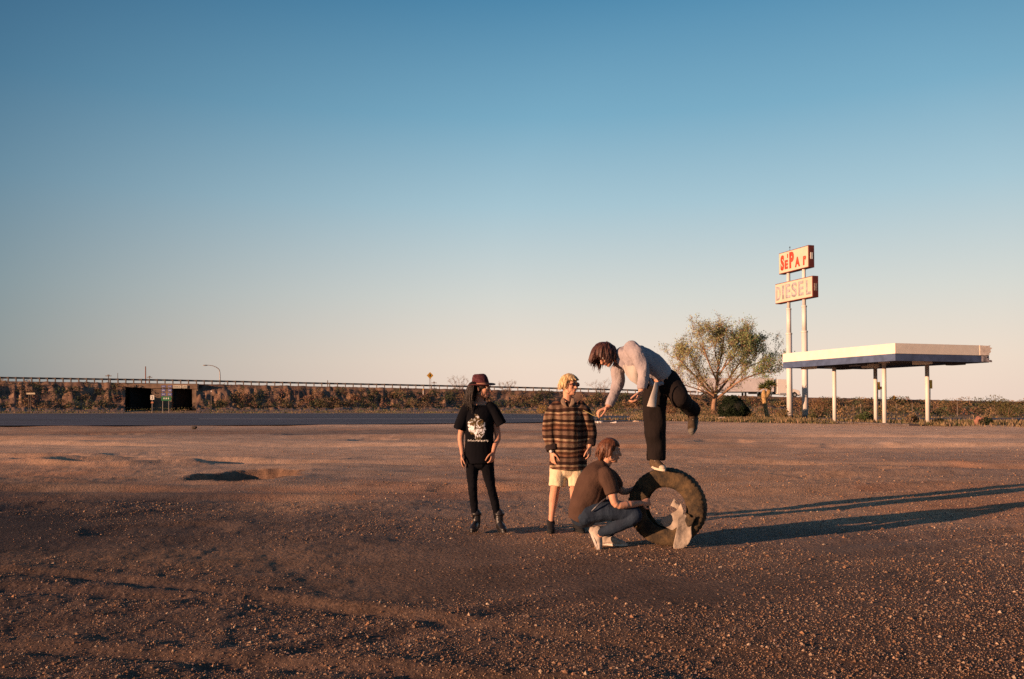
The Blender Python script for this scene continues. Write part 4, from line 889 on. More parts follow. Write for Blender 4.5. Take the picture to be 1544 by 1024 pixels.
def hand(S, w, d, nrm, curl=.5, thumb=1, k=1.0, spread=.12, L=1.0):
    """wrist w, direction d of the palm, nrm = direction the palm faces; thumb = side (+1/-1 along d x nrm)"""
    w = Vector(w); d = Vector(d).normalized(); nrm = Vector(nrm); nrm = (nrm - d * nrm.dot(d)).normalized(); sd_ = d.cross(nrm).normalized() * thumb
    S.tube([w, w + d * .03 * k, w + d * .065 * k, w + d * .09 * k], [(.025 * k, .018 * k), (.034 * k, .016 * k), (.040 * k, .015 * k), (.038 * k, .012 * k)], side=sd_, nu=14, n=3)
    for i, (o_, ln) in enumerate(((.029, .072), (.010, .080), (-.010, .075), (-.029, .060))):
        b0 = w + d * .085 * k + sd_ * o_ * k; dd = (d + sd_ * (o_ * spread * 20)).normalized(); cu = curl * (1 + .12 * i)
        p = [b0 - dd * .02 * k, b0]; an = 0
        for j, f_ in enumerate((.45, .32, .25)):
            an += cu * (.55, .9, .7)[j]; p.append(p[-1] + (dd * math.cos(an) + nrm * math.sin(an)) * ln * f_ * k)
        S.tube(p, [.0095 * k, .0095 * k, .0088 * k, .008 * k, .007 * k], nu=9, n=2)
    b0 = w + d * .025 * k + sd_ * .022 * k
    S.tube([b0, b0 + (sd_ * .75 + d * .5 + nrm * .25) * .038 * k, b0 + (sd_ * .8 + d * 1.0 + nrm * .55) * .052 * k, b0 + (sd_ * .75 + d * 1.6 + nrm * .85) * .056 * k], [.014 * k, .012 * k, .010 * k, .008 * k], nu=9, n=2)
def folds(seed, amp=.007, fx=9, ax=(1, 1, .55), fine=.003):
    A = np.array(ax)
    def f(co, no):
        q = co * A; a = vn3(q * fx, seed); b_ = vn3(q * fx * 2.3, seed + 1); r = (np.abs(a) * -2 + .5) * amp + b_ * amp * .8 + vn3(co * 60, seed + 2) * fine
        return r
    return f
def Zf(ox, oy, k, D):
    return lambda x, y, dd=0.0: at(ox + x / k, oy + y / k, D + dd)
def shoe(t, ankle, toe, up, up_m, sole_m, L_=.27, w=.045, hi=.05, name='shoe', lace=None, toecap=None):
    """foot from heel below the ankle towards toe (direction), up = from sole to ankle; ankle is ~.085 above the sole"""
    f = Vector(toe).normalized(); u = Vector(up); u = (u - f * u.dot(f)).normalized(); s_ = f.cross(u); a = Vector(ankle); o = a - u * .085
    S1 = Solid(); S1.tube([a + u * hi - f * .005, a + u * .0, o + u * .045 - f * .005, o + u * .035 - f * .02], [.046, .046, (w * .9, .05), (w * .8, .04)], side=s_, n=3)
    S1.tube([o - f * .035 + u * .038, o + f * .05 + u * .052, o + f * .12 + u * .040, o + f * (L_ - .10) + u * .030, o + f * (L_ - .075) + u * .028], [(w * .75, .032), (w * .85, .045), (w, .036), (w * .95, .026), (w * .7, .02)], side=s_, n=4)
    sh = S1.build(name, up_m, t, voxel=.007, smooth=3)
    S1 = Solid(); pts = []
    for k in range(20):
        an = 2 * math.pi * k / 20; y_ = math.cos(an); x_ = math.sin(an); ww = w * (1.02 if y_ > 0 else .80); pts.append((x_ * ww, (L_ - .06) / 2 + y_ * (L_ / 2 + .002) - .01))
    S1.prism(pts, .022, o + u * .0, Matrix((s_, u, f)).transposed()); 
    so_ = S1.build('sole', sole_m, sh, shade=False); 
    if toecap:
        S1 = Solid(); S1.ell(o + f * (L_ - .088) + u * .030, (w * .82, .040, .026), Matrix((s_, f, u)).transposed()); S1.build('toe_cap', toecap, sh, shade=True)
    if lace:
        for k in range(4): S1 = Solid(); q = o + f * (.065 + .022 * k) + u * (.088 - .009 * k); S1.tube([q - s_ * .028 - u * .008, q, q + s_ * .028 - u * .008], [.0035] * 3, n=2); S1.build('lace', lace, sh, shade=True)
    return sh
def hair_strands(S, c, B, n, seed, zone, L0, L1, r0=.012, drop=(0, 0, -1), wave=.012, k=1., out=.0):
    """zone(theta,phi)->bool; strands start on the scalp and fall along drop"""
    rr_ = random.Random(seed); c = Vector(c); dr = Vector(drop).normalized(); m_ = 0
    while m_ < n:
        th = rr_.uniform(0, 2 * math.pi); ph = rr_.uniform(0, 1.75)
        if not zone(th, ph): continue
        m_ += 1; d = B @ V(math.sin(ph) * math.cos(th), math.sin(ph) * math.sin(th), math.cos(ph)); p = c + B @ (V(0, -.008, .035) * k) + B @ V(.076 * math.sin(ph) * math.cos(th), .097 * math.sin(ph) * math.sin(th), .086 * math.cos(ph)) * k
        L_ = rr_.uniform(L0, L1); pts = [p]; dd = d * (1.0 + out)
        for i in range(5):
            dd = (dd * .5 + dr * .75 + V(rr_.uniform(-1, 1), rr_.uniform(-1, 1), rr_.uniform(-.5, .5)) * (.10 + wave * 10)).normalized(); q = pts[-1] + dd * L_ / 5
            loc = B.transposed() @ (q - c) / k; e_ = V(loc.x / .085, (loc.y + .008) / .105, (loc.z - .02) / .11)
            if e_.length < 1 and loc.z > -.07: e_ = e_ / max(e_.length, .2); q = c + B @ V(e_.x * .085, e_.y * .105 - .008, e_.z * .11 + .02) * k
            loc = B.transposed() @ (q - c) / k
            if loc.y > .030 and loc.z < .055 and abs(loc.x) < .085: break
            pts.append(q)
        if len(pts) < 3: continue
        while len(pts) < 6: pts.append(pts[-1] + (pts[-1] - pts[-2]) * .12)
        S.tube(pts, [r0, r0 * 1.1, r0, r0 * .9, r0 * .7, r0 * .35], nu=6, n=2)
def fine_hair(par, c, B, m, n, seed, zone, L0, L1, **kw):
    S_ = Solid(); hair_strands(S_, c, B, n, seed, zone, L0, L1, .0034, **kw); return S_.build('hair_strands', m, par, shade=True)
def strand_mat(name, c, c2): return mat(name, c, rough=.5, col2=c2, scale=60, mscale=(1, 1, .12), bump=.004, bscale=120, spec=.4)
# ---------------------------------------------------------------- woman in the hat
D = 8.93; P = Zf(660, 540, 3.657, D)
wm = thing('person', 'woman in a maroon hat, black printed t-shirt and skinny black jeans, arms down', 'person', V(P(230, 955).x, D, 0))
hc = P(243, 168, -.01); fw = V(.94, -.36, -.06)
S1 = Solid(); HB = head(S1, hc, fw, k=.97)
S1.tube([P(236, 200, .01), P(230, 232, .02), P(230, 262, .03)], [.050, .050, .062]); S1.tube([P(230, 262, .02), P(230, 330, .02), P(228, 430, .02), P(232, 520, .02), P(232, 585, .02)], [(.12, .06), (.145, .09), (.11, .07), (.12, .08), (.11, .07)], n=3)
for sx, pts, rad in ((-1, [P(165, 285), P(128, 425, .03), P(133, 500, -.01), P(135, 528, -.03)], [.045, .037, .028, .023]), (1, [P(298, 282), P(331, 425, .03), P(316, 480, -.03), P(307, 515, -.06)], [.045, .037, .029, .023])):
    S1.tube(pts, rad, n=4)
    if sx < 0: hand(S1, pts[-1], V(-.02, -.06, -1), V(.8, -.1, 0), .30, thumb=1, k=.95)
    else: hand(S1, pts[-1], V(-.12, -.15, -1), V(-.7, .5, 0), .55, thumb=-1, k=.95)
S1.tube([P(198, 600, .02), P(194, 740, 0), P(200, 800, .02), P(211, 880, .02), P(213, 915, .02)], [.06, .035, .033, .027, .028], n=4); S1.tube([P(270, 600, .02), P(299, 740, -.02), P(316, 800), P(332, 880, .02), P(338, 915, .01)], [.06, .035, .033, .027, .028], n=4)
S1.build('body', skinA, wm, voxel=.0052, smooth=2)
dhair = strand_mat('dark_brown_hair', (.012, .008, .006), (.034, .02, .014)); face_bits(wm, hc, HB, dhair, .97)
blackT = mat('black_cotton', (.005, .005, .007), rough=.9, var=.2, bump=.004, bscale=90, spec=.2)
def print_mat():
    m = mat('printed_black_cotton', (.005, .005, .007), rough=.95, var=.2, spec=.1); N, L = nodes_of(m); b = N['Principled BSDF']; tcn = [n for n in N if n.type == 'TEX_COORD'][0]
    base = b.inputs['Base Color'].links[0].from_socket; c = P(218, 385)
    mp = N.new('ShaderNodeMapping'); mp.inputs['Location'].default_value = (-c.x, 0, -c.z); L.new(tcn.outputs['Object'], mp.inputs[0])
    mp2 = N.new('ShaderNodeMapping'); mp2.inputs['Scale'].default_value = (1, 0, 1); L.new(mp.outputs[0], mp2.inputs[0])
    sx_ = N.new('ShaderNodeSeparateXYZ'); L.new(mp2.outputs[0], sx_.inputs[0])
    nz = N.new('ShaderNodeTexNoise'); nz.inputs['Scale'].default_value = 17; nz.inputs['Detail'].default_value = 7; nz.inputs['Distortion'].default_value = 1.6; L.new(mp2.outputs[0], nz.inputs[0])
    nz2 = N.new('ShaderNodeTexNoise'); nz2.inputs['Scale'].default_value = 9; nz2.inputs['Detail'].default_value = 3; L.new(mp2.outputs[0], nz2.inputs[0])
    def M_(op, a, b_=None, c_=None):
        n = N.new('ShaderNodeMath'); n.operation = op
        for i, q in enumerate((a, b_, c_)):
            if q is None: continue
            if isinstance(q, (int, float)): n.inputs[i].default_value = q
            else: L.new(q, n.inputs[i])
        return n.outputs[0]
    ex = M_('POWER', M_('MULTIPLY', sx_.outputs['X'], 9.6), 2); ez = M_('POWER', M_('MULTIPLY', sx_.outputs['Z'], 7.2), 2)
    ell = M_('ADD', M_('ADD', ex, ez), M_('MULTIPLY', M_('SUBTRACT', nz2.outputs[0], .5), 2.6)); mask = M_('LESS_THAN', ell, .85)
    geo = N.new('ShaderNodeNewGeometry'); gx = N.new('ShaderNodeSeparateXYZ'); L.new(geo.outputs['Normal'], gx.inputs[0]); front = M_('LESS_THAN', gx.outputs['Y'], -.1); mask = M_('MULTIPLY', mask, front)
    cr_ = N.new('ShaderNodeValToRGB'); L.new(nz.outputs[0], cr_.inputs[0]); e = cr_.color_ramp.elements; e[0].position = .36; e[0].color = (.012, .012, .014, 1); e[1].position = .57; e[1].color = (.85, .86, .90, 1)
    for p, c_ in ((.43, (.16, .10, .04)), (.475, (.03, .04, .02)), (.51, (.42, .40, .38))): q = e.new(p); q.color = (*c_, 1)
    mx = N.new('ShaderNodeMix'); mx.data_type = 'RGBA'; L.new(mask, mx.inputs[0]); L.new(base, mx.inputs[6]); L.new(cr_.outputs[0], mx.inputs[7])
    L.new(mx.outputs[2], b.inputs['Base Color']); return m
S1 = Solid()
S1.tube([P(232, 248, .01), P(232, 256, .02), P(232, 269, .02), P(231, 300, .02), P(230, 350, .02), P(228, 430, .02), P(228, 520, .02), P(229, 578, .02)], [(.072, .060), (.105, .070), (.150, .085), (.172, .105), (.172, .115), (.160, .108), (.166, .118), (.170, .122)], n=3, cap0=False, cap1=False, nu=24)
S1.tube([P(172, 268), P(148, 300, .0), P(117, 392, .0)], [.056, .064, .066], n=4, cap1=False, side=(0, 1, 0)); S1.tube([P(290, 268), P(315, 300), P(352, 366, .0)], [.056, .064, .062], n=4, cap1=False, side=(0, 1, 0))
sh_ = S1.build('t_shirt', print_mat(), wm, voxel=.007, smooth=4, disp=folds(3, .010, 7, fine=.002))
# text line under the print: small pale dashes standing on the cloth
dashw = mat('print_ink', (.7, .68, .62), var=.1); S1 = Solid(); xx_ = 168; rr_ = random.Random(4)
while xx_ < 278:
    w_ = rr_.choice([4, 5, 7]); a = P(xx_ + w_ / 2, 453 + rr_.uniform(-1.5, 1.5)); ang = (xx_ - 230) / 85.; yv = D + .02 - .115 * math.sqrt(max(.1, 1 - ang * ang)) - .014
    S1.box((a.x, yv, a.z), (w_ * .0019, .004, rr_.choice([.012, .016, .020]))); xx_ += w_ + 3.2
S1.build('shirt_lettering', dashw, sh_, shade=False)
denB = mat('black_denim', (.005, .005, .007), rough=.95, var=.3, bump=.004, bscale=70, spec=.1)
S1 = Solid(); S1.tube([P(231, 530, .02), P(232, 572, .02)], [(.145, .10), (.138, .095)]); 
S1.tube([P(193, 585, .02), P(191, 640), P(194, 735, -.01), P(199, 800, .02), P(211, 890, .02)], [.076, .066, .048, .047, .037], n=4, cap1=False); S1.tube([P(274, 585, .02), P(280, 640, 0), P(299, 735, -.02), P(316, 800, .0), P(332, 890, .02)], [.076, .067, .049, .047, .037], n=4, cap1=False)
S1.build('jeans', denB, wm, voxel=.007, smooth=3, disp=folds(5, .006, 12, (1, 1, 1.6)))
bootm = mat('black_leather', (.016, .013, .012), rough=.4, var=.2, bump=.004, bscale=50, spec=.5)
for a, td in ((P(214, 912, .02), V(-.22, -1, 0)), (P(340, 912, .0), V(.30, -.95, 0))): 
    a.z = .115; b_ = shoe(wm, a, td, (0, 0, 1), bootm, bootm, L_=.25, hi=.10, name='boot'); S1 = Solid(); S1.tube([a + V(0, 0, .075), a + V(0, 0, .105)], [.056, .058], n=1, cap0=False, cap1=False); S1.build('ankle_strap', bootm, b_, shade=True)
S1 = Solid(); S1.ell(hc + HB @ V(0, -.012, .035), (.080, .098, .088), HB)
hair_strands(S1, hc, HB, 130, 3, lambda th, ph: .9 < ph < 1.75 and (3.5 < th < 5.85), .20, .30, .009, wave=.006)
hair_strands(S1, hc, HB, 30, 9, lambda th, ph: .9 < ph < 1.5 and (2.8 < th < 3.3), .15, .22, .010, wave=.006)
hr = S1.build('hair', dhair, wm, voxel=.006, smooth=1); fine_hair(hr, hc, HB, dhair, 380, 51, lambda th, ph: .8 < ph < 1.75 and (3.3 < th < 5.95), .20, .33, wave=.004, out=.3)
felt = mat('maroon_felt', (.045, .010, .014), rough=.95, var=.45, scale=45, col2=(.11, .034, .042), bump=.002, bscale=150); band = mat('pale_hat_band', (.36, .17, .11), var=.3, scale=40)
HT = frame(V(.80, -.60, .02), V(-.26, .10, 1)); h0 = P(236, 150, -.01); S1 = Solid()
def ring(S, c, B, levels, nu=36):
    vs = []
    for (z, rx, ry, cy, dz) in levels:
        for i in range(nu): a = 2 * math.pi * i / nu; vs.append(c + B @ V(rx * math.cos(a), ry * math.sin(a) + cy, z + dz * math.cos(a) ** 2))
    n = len(levels); S.add(vs, [tuple(range(nu))[::-1]] + [(j * nu + i, j * nu + (i + 1) % nu, (j + 1) * nu + (i + 1) % nu, (j + 1) * nu + i) for j in range(n - 1) for i in range(nu)] + [tuple(range((n - 1) * nu, n * nu))])
ring(S1, h0, HT, [(0, .084, .104, 0, 0), (.04, .083, .103, 0, 0), (.085, .074, .094, -.004, 0), (.115, .062, .080, -.008, 0), (.125, .045, .062, -.010, .004), (.116, .022, .04, -.010, .004)]); 
hat = S1.build('hat', felt, wm, shade=True)
S1 = Solid(); ring(S1, h0, HT, [(-.004, .080, .10, 0, .0), (-.006, .125, .172, .016, .020), (.000, .126, .173, .016, .020), (.004, .080, .10, 0, 0)]); S1.build('brim', felt, hat, shade=True)
S1 = Solid(); ring(S1, h0, HT, [(.006, .0865, .1065, 0, 0), (.028, .0865, .1065, 0, 0)]); S1.build('hat_band', band, hat, shade=False)
# ---------------------------------------------------------------- blond friend
D = 9.0; P = Zf(800, 540, 3.657, D)
bl = thing('person', 'blond person in sunglasses, oversized striped brown shirt and cream shorts standing beside the tire group', 'person', V(P(190, 950).x, D, 0))
hc = P(214, 153, 0); fw = V(.68, -.73, .03)
S1 = Solid(); HB = head(S1, hc, fw, k=.98)
S1.tube([P(205, 185, .02), P(205, 220, .02), P(206, 250, .03)], [.054, .053, .052]); S1.tube([P(206, 268, .03), P(206, 320, .03), P(206, 430, .03), P(200, 520, .03), P(198, 600, .03)], [(.14, .07), (.17, .10), (.14, .09), (.155, .10), (.15, .10)], n=3)
S1.tube([P(130, 285, .02), P(104, 420, .03), P(112, 490, -.04), P(116, 515, -.06)], [.05, .042, .032, .026], n=4); hand(S1, P(116, 515, -.06), V(.12, -.1, -1), V(.6, .4, 0), .28, thumb=1)
S1.tube([P(292, 280, .02), P(330, 400, .04), P(327, 470, -.02), P(326, 488, -.03)], [.05, .042, .032, .026], n=4); hand(S1, P(326, 486, -.03), V(.0, -.1, -1), V(-.7, .3, 0), .5, thumb=-1)
S1.tube([P(152, 610, .02), P(138, 705, .0), P(128, 770, .04), P(117, 860, .04), P(112, 925, .04)], [.085, .056, .053, .034, .034], n=4); S1.tube([P(240, 610, .02), P(240, 705, .0), P(247, 780, .05), P(252, 850, .05), P(254, 920, .05)], [.085, .056, .053, .034, .034], n=4)
S1.build('body', skinB, bl, voxel=.0052, smooth=2)
blond = strand_mat('bleached_hair', (.42, .26, .10), (.75, .56, .30)); face_bits(bl, hc, HB, blond, .98, eyes=False)
S1 = Solid(); S1.ell(hc + HB @ V(0, -.018, .045), (.083, .096, .092), HB); hair_strands(S1, hc, HB, 230, 5, lambda th, ph: ph < 1.7 and not (ph > .95 and 0.5 < th < 2.65), .05, .10, .0095, wave=.02, out=.8)
hair_strands(S1, hc, HB, 50, 6, lambda th, ph: .3 < ph < 1.0 and .3 < th < 2.8, .05, .075, .009, drop=tuple(HB.col[1] * .6 - HB.col[2] * .6 - HB.col[0] * .3), wave=.02, out=.8); hr = S1.build('hair', blond, bl, voxel=.0065, smooth=1); fine_hair(hr, hc, HB, blond, 500, 52, lambda th, ph: ph < 1.7 and not (ph > .9 and 0.5 < th < 2.65), .06, .11, wave=.012, out=1.6)
# sunglasses
lens = mat('tinted_lens', (.10, .012, .008), rough=.12, var=.1, spec=.7); frm = mat('tortoise_frame', (.25, .09, .045), rough=.3, var=.4, scale=60)
sg = None
for s_ in (-1, 1):
    S1 = Solid(); S1.ell(hc + HB @ V(s_ * .033, .103, .010), (.028, .004, .022), HB)
    if sg is None: sg = S1.build('sunglasses', lens, bl, shade=True)
    else: S1.build('lens', lens, sg, shade=True)
S1 = Solid(); S1.tube([hc + HB @ V(-.062, .092, .020), hc + HB @ V(-.033, .104, .030), hc + HB @ V(0, .108, .022), hc + HB @ V(.033, .104, .030), hc + HB @ V(.062, .092, .020)], [.0055, .0045, .0035, .0045, .0055], n=4)
for s_ in (-1, 1): S1.tube([hc + HB @ V(s_ * .064, .092, .018), hc + HB @ V(s_ * .078, .02, .014), hc + HB @ V(s_ * .078, -.02, .008)], [.0045, .004, .003], n=3)
S1.build('frame', frm, sg, shade=True)
# striped flannel shirt
fl = bpy.data.materials.new('striped_flannel'); fl.use_nodes = True; N, L = nodes_of(fl); b = N['Principled BSDF']; b.inputs['Roughness'].default_value = .95; b.inputs['Specular IOR Level'].default_value = .1
t_ = N.new('ShaderNodeTexCoord'); sx_ = N.new('ShaderNodeSeparateXYZ'); L.new(t_.outputs['Object'], sx_.inputs[0])
nz = N.new('ShaderNodeTexNoise'); nz.inputs['Scale'].default_value = 5; L.new(t_.outputs['Object'], nz.inputs[0])
mz = N.new('ShaderNodeMath'); mz.operation = 'MULTIPLY_ADD'; L.new(nz.outputs[0], mz.inputs[0]); mz.inputs[1].default_value = .05; L.new(sx_.outputs['Z'], mz.inputs[2])
md = N.new('ShaderNodeMath'); md.operation = 'MULTIPLY'; L.new(mz.outputs[0], md.inputs[0]); md.inputs[1].default_value = 1 / .30
fr_ = N.new('ShaderNodeMath'); fr_.operation = 'FRACT'; L.new(md.outputs[0], fr_.inputs[0])
r_ = N.new('ShaderNodeValToRGB'); r_.color_ramp.interpolation = 'CONSTANT'; L.new(fr_.outputs[0], r_.inputs[0]); e = r_.color_ramp.elements; e[0].position = 0; e[0].color = (.10, .045, .028, 1); e[1].position = .10; e[1].color = (.36, .24, .15, 1)
for p, c_ in ((.17, (.045, .022, .018)), (.27, (.27, .17, .11)), (.42, (.13, .06, .04)), (.50, (.42, .29, .18)), (.57, (.055, .028, .022)), (.70, (.21, .13, .09)), (.84, (.06, .03, .025)), (.92, (.25, .12, .07))): q = e.new(p); q.color = (*c_, 1)
wv = N.new('ShaderNodeTexWave'); wv.wave_type = 'BANDS'; wv.bands_direction = 'X'; wv.inputs['Scale'].default_value = 4; wv.inputs['Distortion'].default_value = 1.2; L.new(t_.outputs['Object'], wv.inputs[0])
mrx = N.new('ShaderNodeMapRange'); mrx.inputs[3].default_value = .50; mrx.inputs[4].default_value = 1.15; L.new(wv.outputs[1], mrx.inputs[0])
n9 = N.new('ShaderNodeTexNoise'); n9.inputs['Scale'].default_value = 160; L.new(t_.outputs['Object'], n9.inputs[0]); mr9 = N.new('ShaderNodeMapRange'); mr9.inputs[1].default_value = .3; mr9.inputs[2].default_value = .7; mr9.inputs[3].default_value = .5; mr9.inputs[4].default_value = 1.1; L.new(n9.outputs[0], mr9.inputs[0])
mu = N.new('ShaderNodeMath'); mu.operation = 'MULTIPLY'; L.new(mrx.outputs[0], mu.inputs[0]); L.new(mr9.outputs[0], mu.inputs[1])
sc_ = N.new('ShaderNodeVectorMath'); sc_.operation = 'SCALE'; L.new(r_.outputs[0], sc_.inputs[0]); L.new(mu.outputs[0], sc_.inputs[3]); L.new(sc_.outputs[0], b.inputs['Base Color'])
bp = N.new('ShaderNodeBump'); bp.inputs['Distance'].default_value = .003; L.new(n9.outputs[0], bp.inputs['Height']); L.new(bp.outputs[0], b.inputs['Normal'])
S1 = Solid(); S1.tube([P(206, 244, .02), P(206, 262, .02), P(206, 285, .02), P(207, 330, .02), P(208, 430, .02), P(208, 530, .02), P(208, 612, .02)], [(.09, .075), (.15, .085), (.185, .11), (.190, .13), (.198, .135), (.205, .14), (.21, .145)], n=3, nu=24, cap0=False, cap1=False)
S1.tube([P(140, 272, .02), P(112, 330, .02), P(106, 420, .02), P(116, 480, -.02)], [.070, .078, .080, .068], n=4); S1.tube([P(275, 268, .02), P(305, 320, .02), P(332, 400, .03), P(333, 450, .0)], [.070, .074, .068, .052], n=4)
S1.build('flannel_shirt', fl, bl, voxel=.008, smooth=3, disp=folds(8, .013, 6, (1.4, 1, .45)))
S1 = Solid(); S1.tube([P(180, 222, -.02), P(180, 245, -.075), P(198, 268, -.095)], [(.016, .004), (.025, .005), (.004, .003)], side=(1, 0, 0), n=4); S1.tube([P(233, 222, -.02), P(232, 245, -.075), P(214, 268, -.095)], [(.016, .004), (.024, .005), (.004, .003)], side=(1, 0, 0), n=4); S1.tube([P(178, 226, .03), P(205, 218, .08), P(236, 226, .03)], [(.022, .006)] * 3, side=(0, 0, 1), n=4)
S1.build('collar', mat('beige_collar', (.30, .20, .13), var=.2, scale=30), bl, shade=True)
cuffm = mat('dark_cuff', (.03, .018, .016), rough=.95, var=.3, bump=.01, bscale=30)
for a, c_, r_c in ((P(114, 480, -.03), P(118, 512, -.05), .074), (P(335, 448, .0), P(330, 480, -.02), .056)): S1 = Solid(); S1.tube([a, c_], [r_c, r_c * .92], n=2, cap1=False, cap0=False); S1.build('cuff', cuffm, bl, voxel=.008, smooth=2, disp=folds(9, .01, 16))
S1 = Solid(); a = P(115, 510, -.055); S1.tube([a, P(117, 519, -.065)], [.031, .031], n=1, cap0=False, cap1=False); w_ = S1.build('watch', mat('watch_steel', (.55, .45, .35), rough=.3, metal=.6, var=.1), bl, shade=True); S1 = Solid(); q = P(112, 515, -.095); S1.ell(q, (.017, .006, .017)); S1.build('watch_face', white, w_, shade=True)
creamS = mat('cream_cotton', (.72, .58, .38), rough=.9, var=.1, bump=.003, bscale=80)
S1 = Solid(); S1.tube([P(200, 560, .02), P(200, 615, .02)], [(.16, .11), (.165, .11)]); S1.tube([P(155, 600, .02), P(146, 706, .0)], [(.098, .10), (.090, .092)], n=3, cap1=False); S1.tube([P(245, 600, .02), P(248, 706, .0)], [(.098, .10), (.088, .09)], n=3, cap1=False); S1.build('shorts', creamS, bl, voxel=.008, smooth=2, disp=folds(12, .012, 9, (1.5, 1, .5)))
blk = mat('black_canvas', (.012, .012, .013), rough=.85, var=.2, bump=.004, bscale=60)
for a, td in ((P(113, 925, .04), V(-.05, -1, 0)), (P(254, 915, .06), V(.25, -.95, 0))): a.z = .09; shoe(bl, a, td, (0, 0, 1), blk, blk, L_=.27, hi=.0)
# ---------------------------------------------------------------- crouching man
D = 8.03; P = Zf(840, 640, 5.12, D)
cm = thing('person', 'man in a brown t-shirt and jeans crouching low and holding the tire with his hands', 'person', V(P(300, 930).x, D, 0))
hc = P(408, 208, -.02); fw = V(.985, -.12, -.10)
S1 = Solid(); HB = head(S1, hc, fw, (.05, 0, 1), k=1.0)
S1.tube([P(392, 265, 0), P(368, 310, 0), P(335, 360, 0)], [.056, .056, .06]); S1.tube([P(330, 370), P(290, 450), P(235, 570), P(205, 690)], [(.08, .12), (.12, .16), (.11, .14), (.11, .14)], side=(1, 0, .3), n=3)
S1.tube([P(385, 415, -.17), P(425, 530, -.23), P(458, 618, -.25), P(560, 618, -.21), P(648, 608, -.13)], [.055, .046, .038, .036, .026], n=4)
hand(S1, P(648, 608, -.13), V(1, .42, .10), V(.05, 1, -.1), .85, thumb=-1, k=1.0)
S1.tube([P(420, 400, .18), P(480, 490, .22), P(520, 520, .24), P(575, 505, .26)], [.052, .044, .038, .027], n=4); hand(S1, P(575, 505, .26), V(1, .1, .25), V(.2, -1, .1), .6, thumb=1)
S1.tube([P(235, 700, -.10), P(590, 690, -.16), P(350, 840, -.10), P(330, 850, -.08)], [.08, .05, .035, .035], n=5)
S1.tube([P(235, 700, .12), P(530, 650, .12), P(420, 800, .12), P(365, 880, .12)], [.08, .05, .035, .035], n=5)
S1.build('body', skinB, cm, voxel=.0052, smooth=2)
aub = strand_mat('auburn_hair', (.07, .024, .010), (.17, .062, .026)); face_bits(cm, hc, HB, aub, 1.0)
S1 = Solid(); S1.ell(hc + HB @ V(0, -.018, .042), (.082, .096, .089), HB); S1.tube([hc + HB @ V(0, -.075, .03), hc + HB @ V(0, -.09, -.05), hc + HB @ V(0, -.085, -.11)], [(.065, .03), (.062, .03), (.045, .018)], side=HB.col[0], n=4)
hair_strands(S1, hc, HB, 240, 15, lambda th, ph: ph < 1.7 and not (ph > .65 and 0.25 < th < 2.9), .07, .12, .0095, wave=.007, out=.2, drop=(-.25, 0, -1)); hr = S1.build('hair', aub, cm, voxel=.006, smooth=1); fine_hair(hr, hc, HB, aub, 450, 53, lambda th, ph: ph < 1.7 and not (ph > .65 and 0.25 < th < 2.9), .07, .13, drop=(-.25, 0, -1), wave=.005, out=.3)
brownT = mat('brown_cotton', (.076, .043, .031), rough=.95, var=.15, bump=.004, bscale=90, spec=.15)
S1 = Solid(); sd_ = V(.86, 0, .5)
S1.tube([P(372, 300), P(352, 322), P(318, 375), P(275, 460), P(232, 560), P(190, 655), P(155, 738)], [(.06, .065), (.085, .11), (.135, .185), (.155, .18), (.152, .175), (.135, .17), (.10, .16)], side=sd_, n=4, nu=24, cap0=False, cap1=False)
S1.tube([P(370, 385, -.15), P(400, 440, -.19), P(430, 535, -.23)], [.075, .080, .068], n=4, cap1=False); S1.tube([P(390, 385, .15), P(430, 430, .18), P(470, 480, .21)], [.07, .076, .066], n=4, cap1=False)
S1.tube([P(300, 500), P(270, 610), P(215, 700)], [(.12, .16), (.11, .16), (.07, .15)], side=sd_, n=3)
S1.build('t_shirt', brownT, cm, voxel=.0075, smooth=3, disp=folds(21, .014, 6.5, (1, 1, .8), fine=.002))
den = mat('blue_denim', (.011, .019, .036), rough=.85, var=.35, scale=10, bump=.004, bscale=80, col2=(.020, .034, .058))
S1 = Solid(); S1.ell(P(205, 700, 0), (.14, .19, .12)); S1.tube([P(230, 685, -.09), P(400, 670, -.13), P(595, 690, -.15)], [.105, .090, .070], n=4); S1.tube([P(600, 705, -.17), P(560, 735, -.16), P(450, 790, -.12), P(345, 835, -.09)], [.070, .070, .062, .046], n=4)
S1.tube([P(240, 690, .12), P(400, 650, .13), P(535, 650, .13)], [.10, .092, .068], n=4); S1.tube([P(535, 660, .13), P(480, 740, .13), P(395, 850, .12)], [.066, .062, .045], n=4)
S1.build('jeans', den, cm, voxel=.0075, smooth=2, disp=folds(25, .010, 10))
grs = mat('pale_canvas', (.46, .38, .31), rough=.85, var=.25, scale=20, bump=.004, bscale=60); gsol = mat('worn_rubber_sole', (.62, .55, .47), rough=.8, var=.25, scale=30, bump=.006, bscale=70)
# near foot stands on its toes, heel up, sole towards the left
a = P(318, 822, -.07); td = (P(330, 960, -.10) - P(262, 800, -.05)); td.normalize()
shoe(cm, a, td, V(.93, -.10, .45), grs, gsol, L_=.255, w=.05, hi=.0, lace=white)
a = P(368, 880, .12); a.z = .085; shoe(cm, a, V(1, -.25, 0), (0, 0, 1), grs, gsol, L_=.27, hi=.0, lace=white)
# the strap and keys at his hip
S1 = Solid(); S1.tube([P(268, 668, -.215), P(305, 632, -.235), P(340, 598, -.215), P(375, 572, -.19)], [.007, .009, .008, .006], n=4); S1.build('belt_chain', mat('grey_chain', (.12, .12, .13), rough=.4, metal=.4, var=.4, scale=120), cm, shade=True)
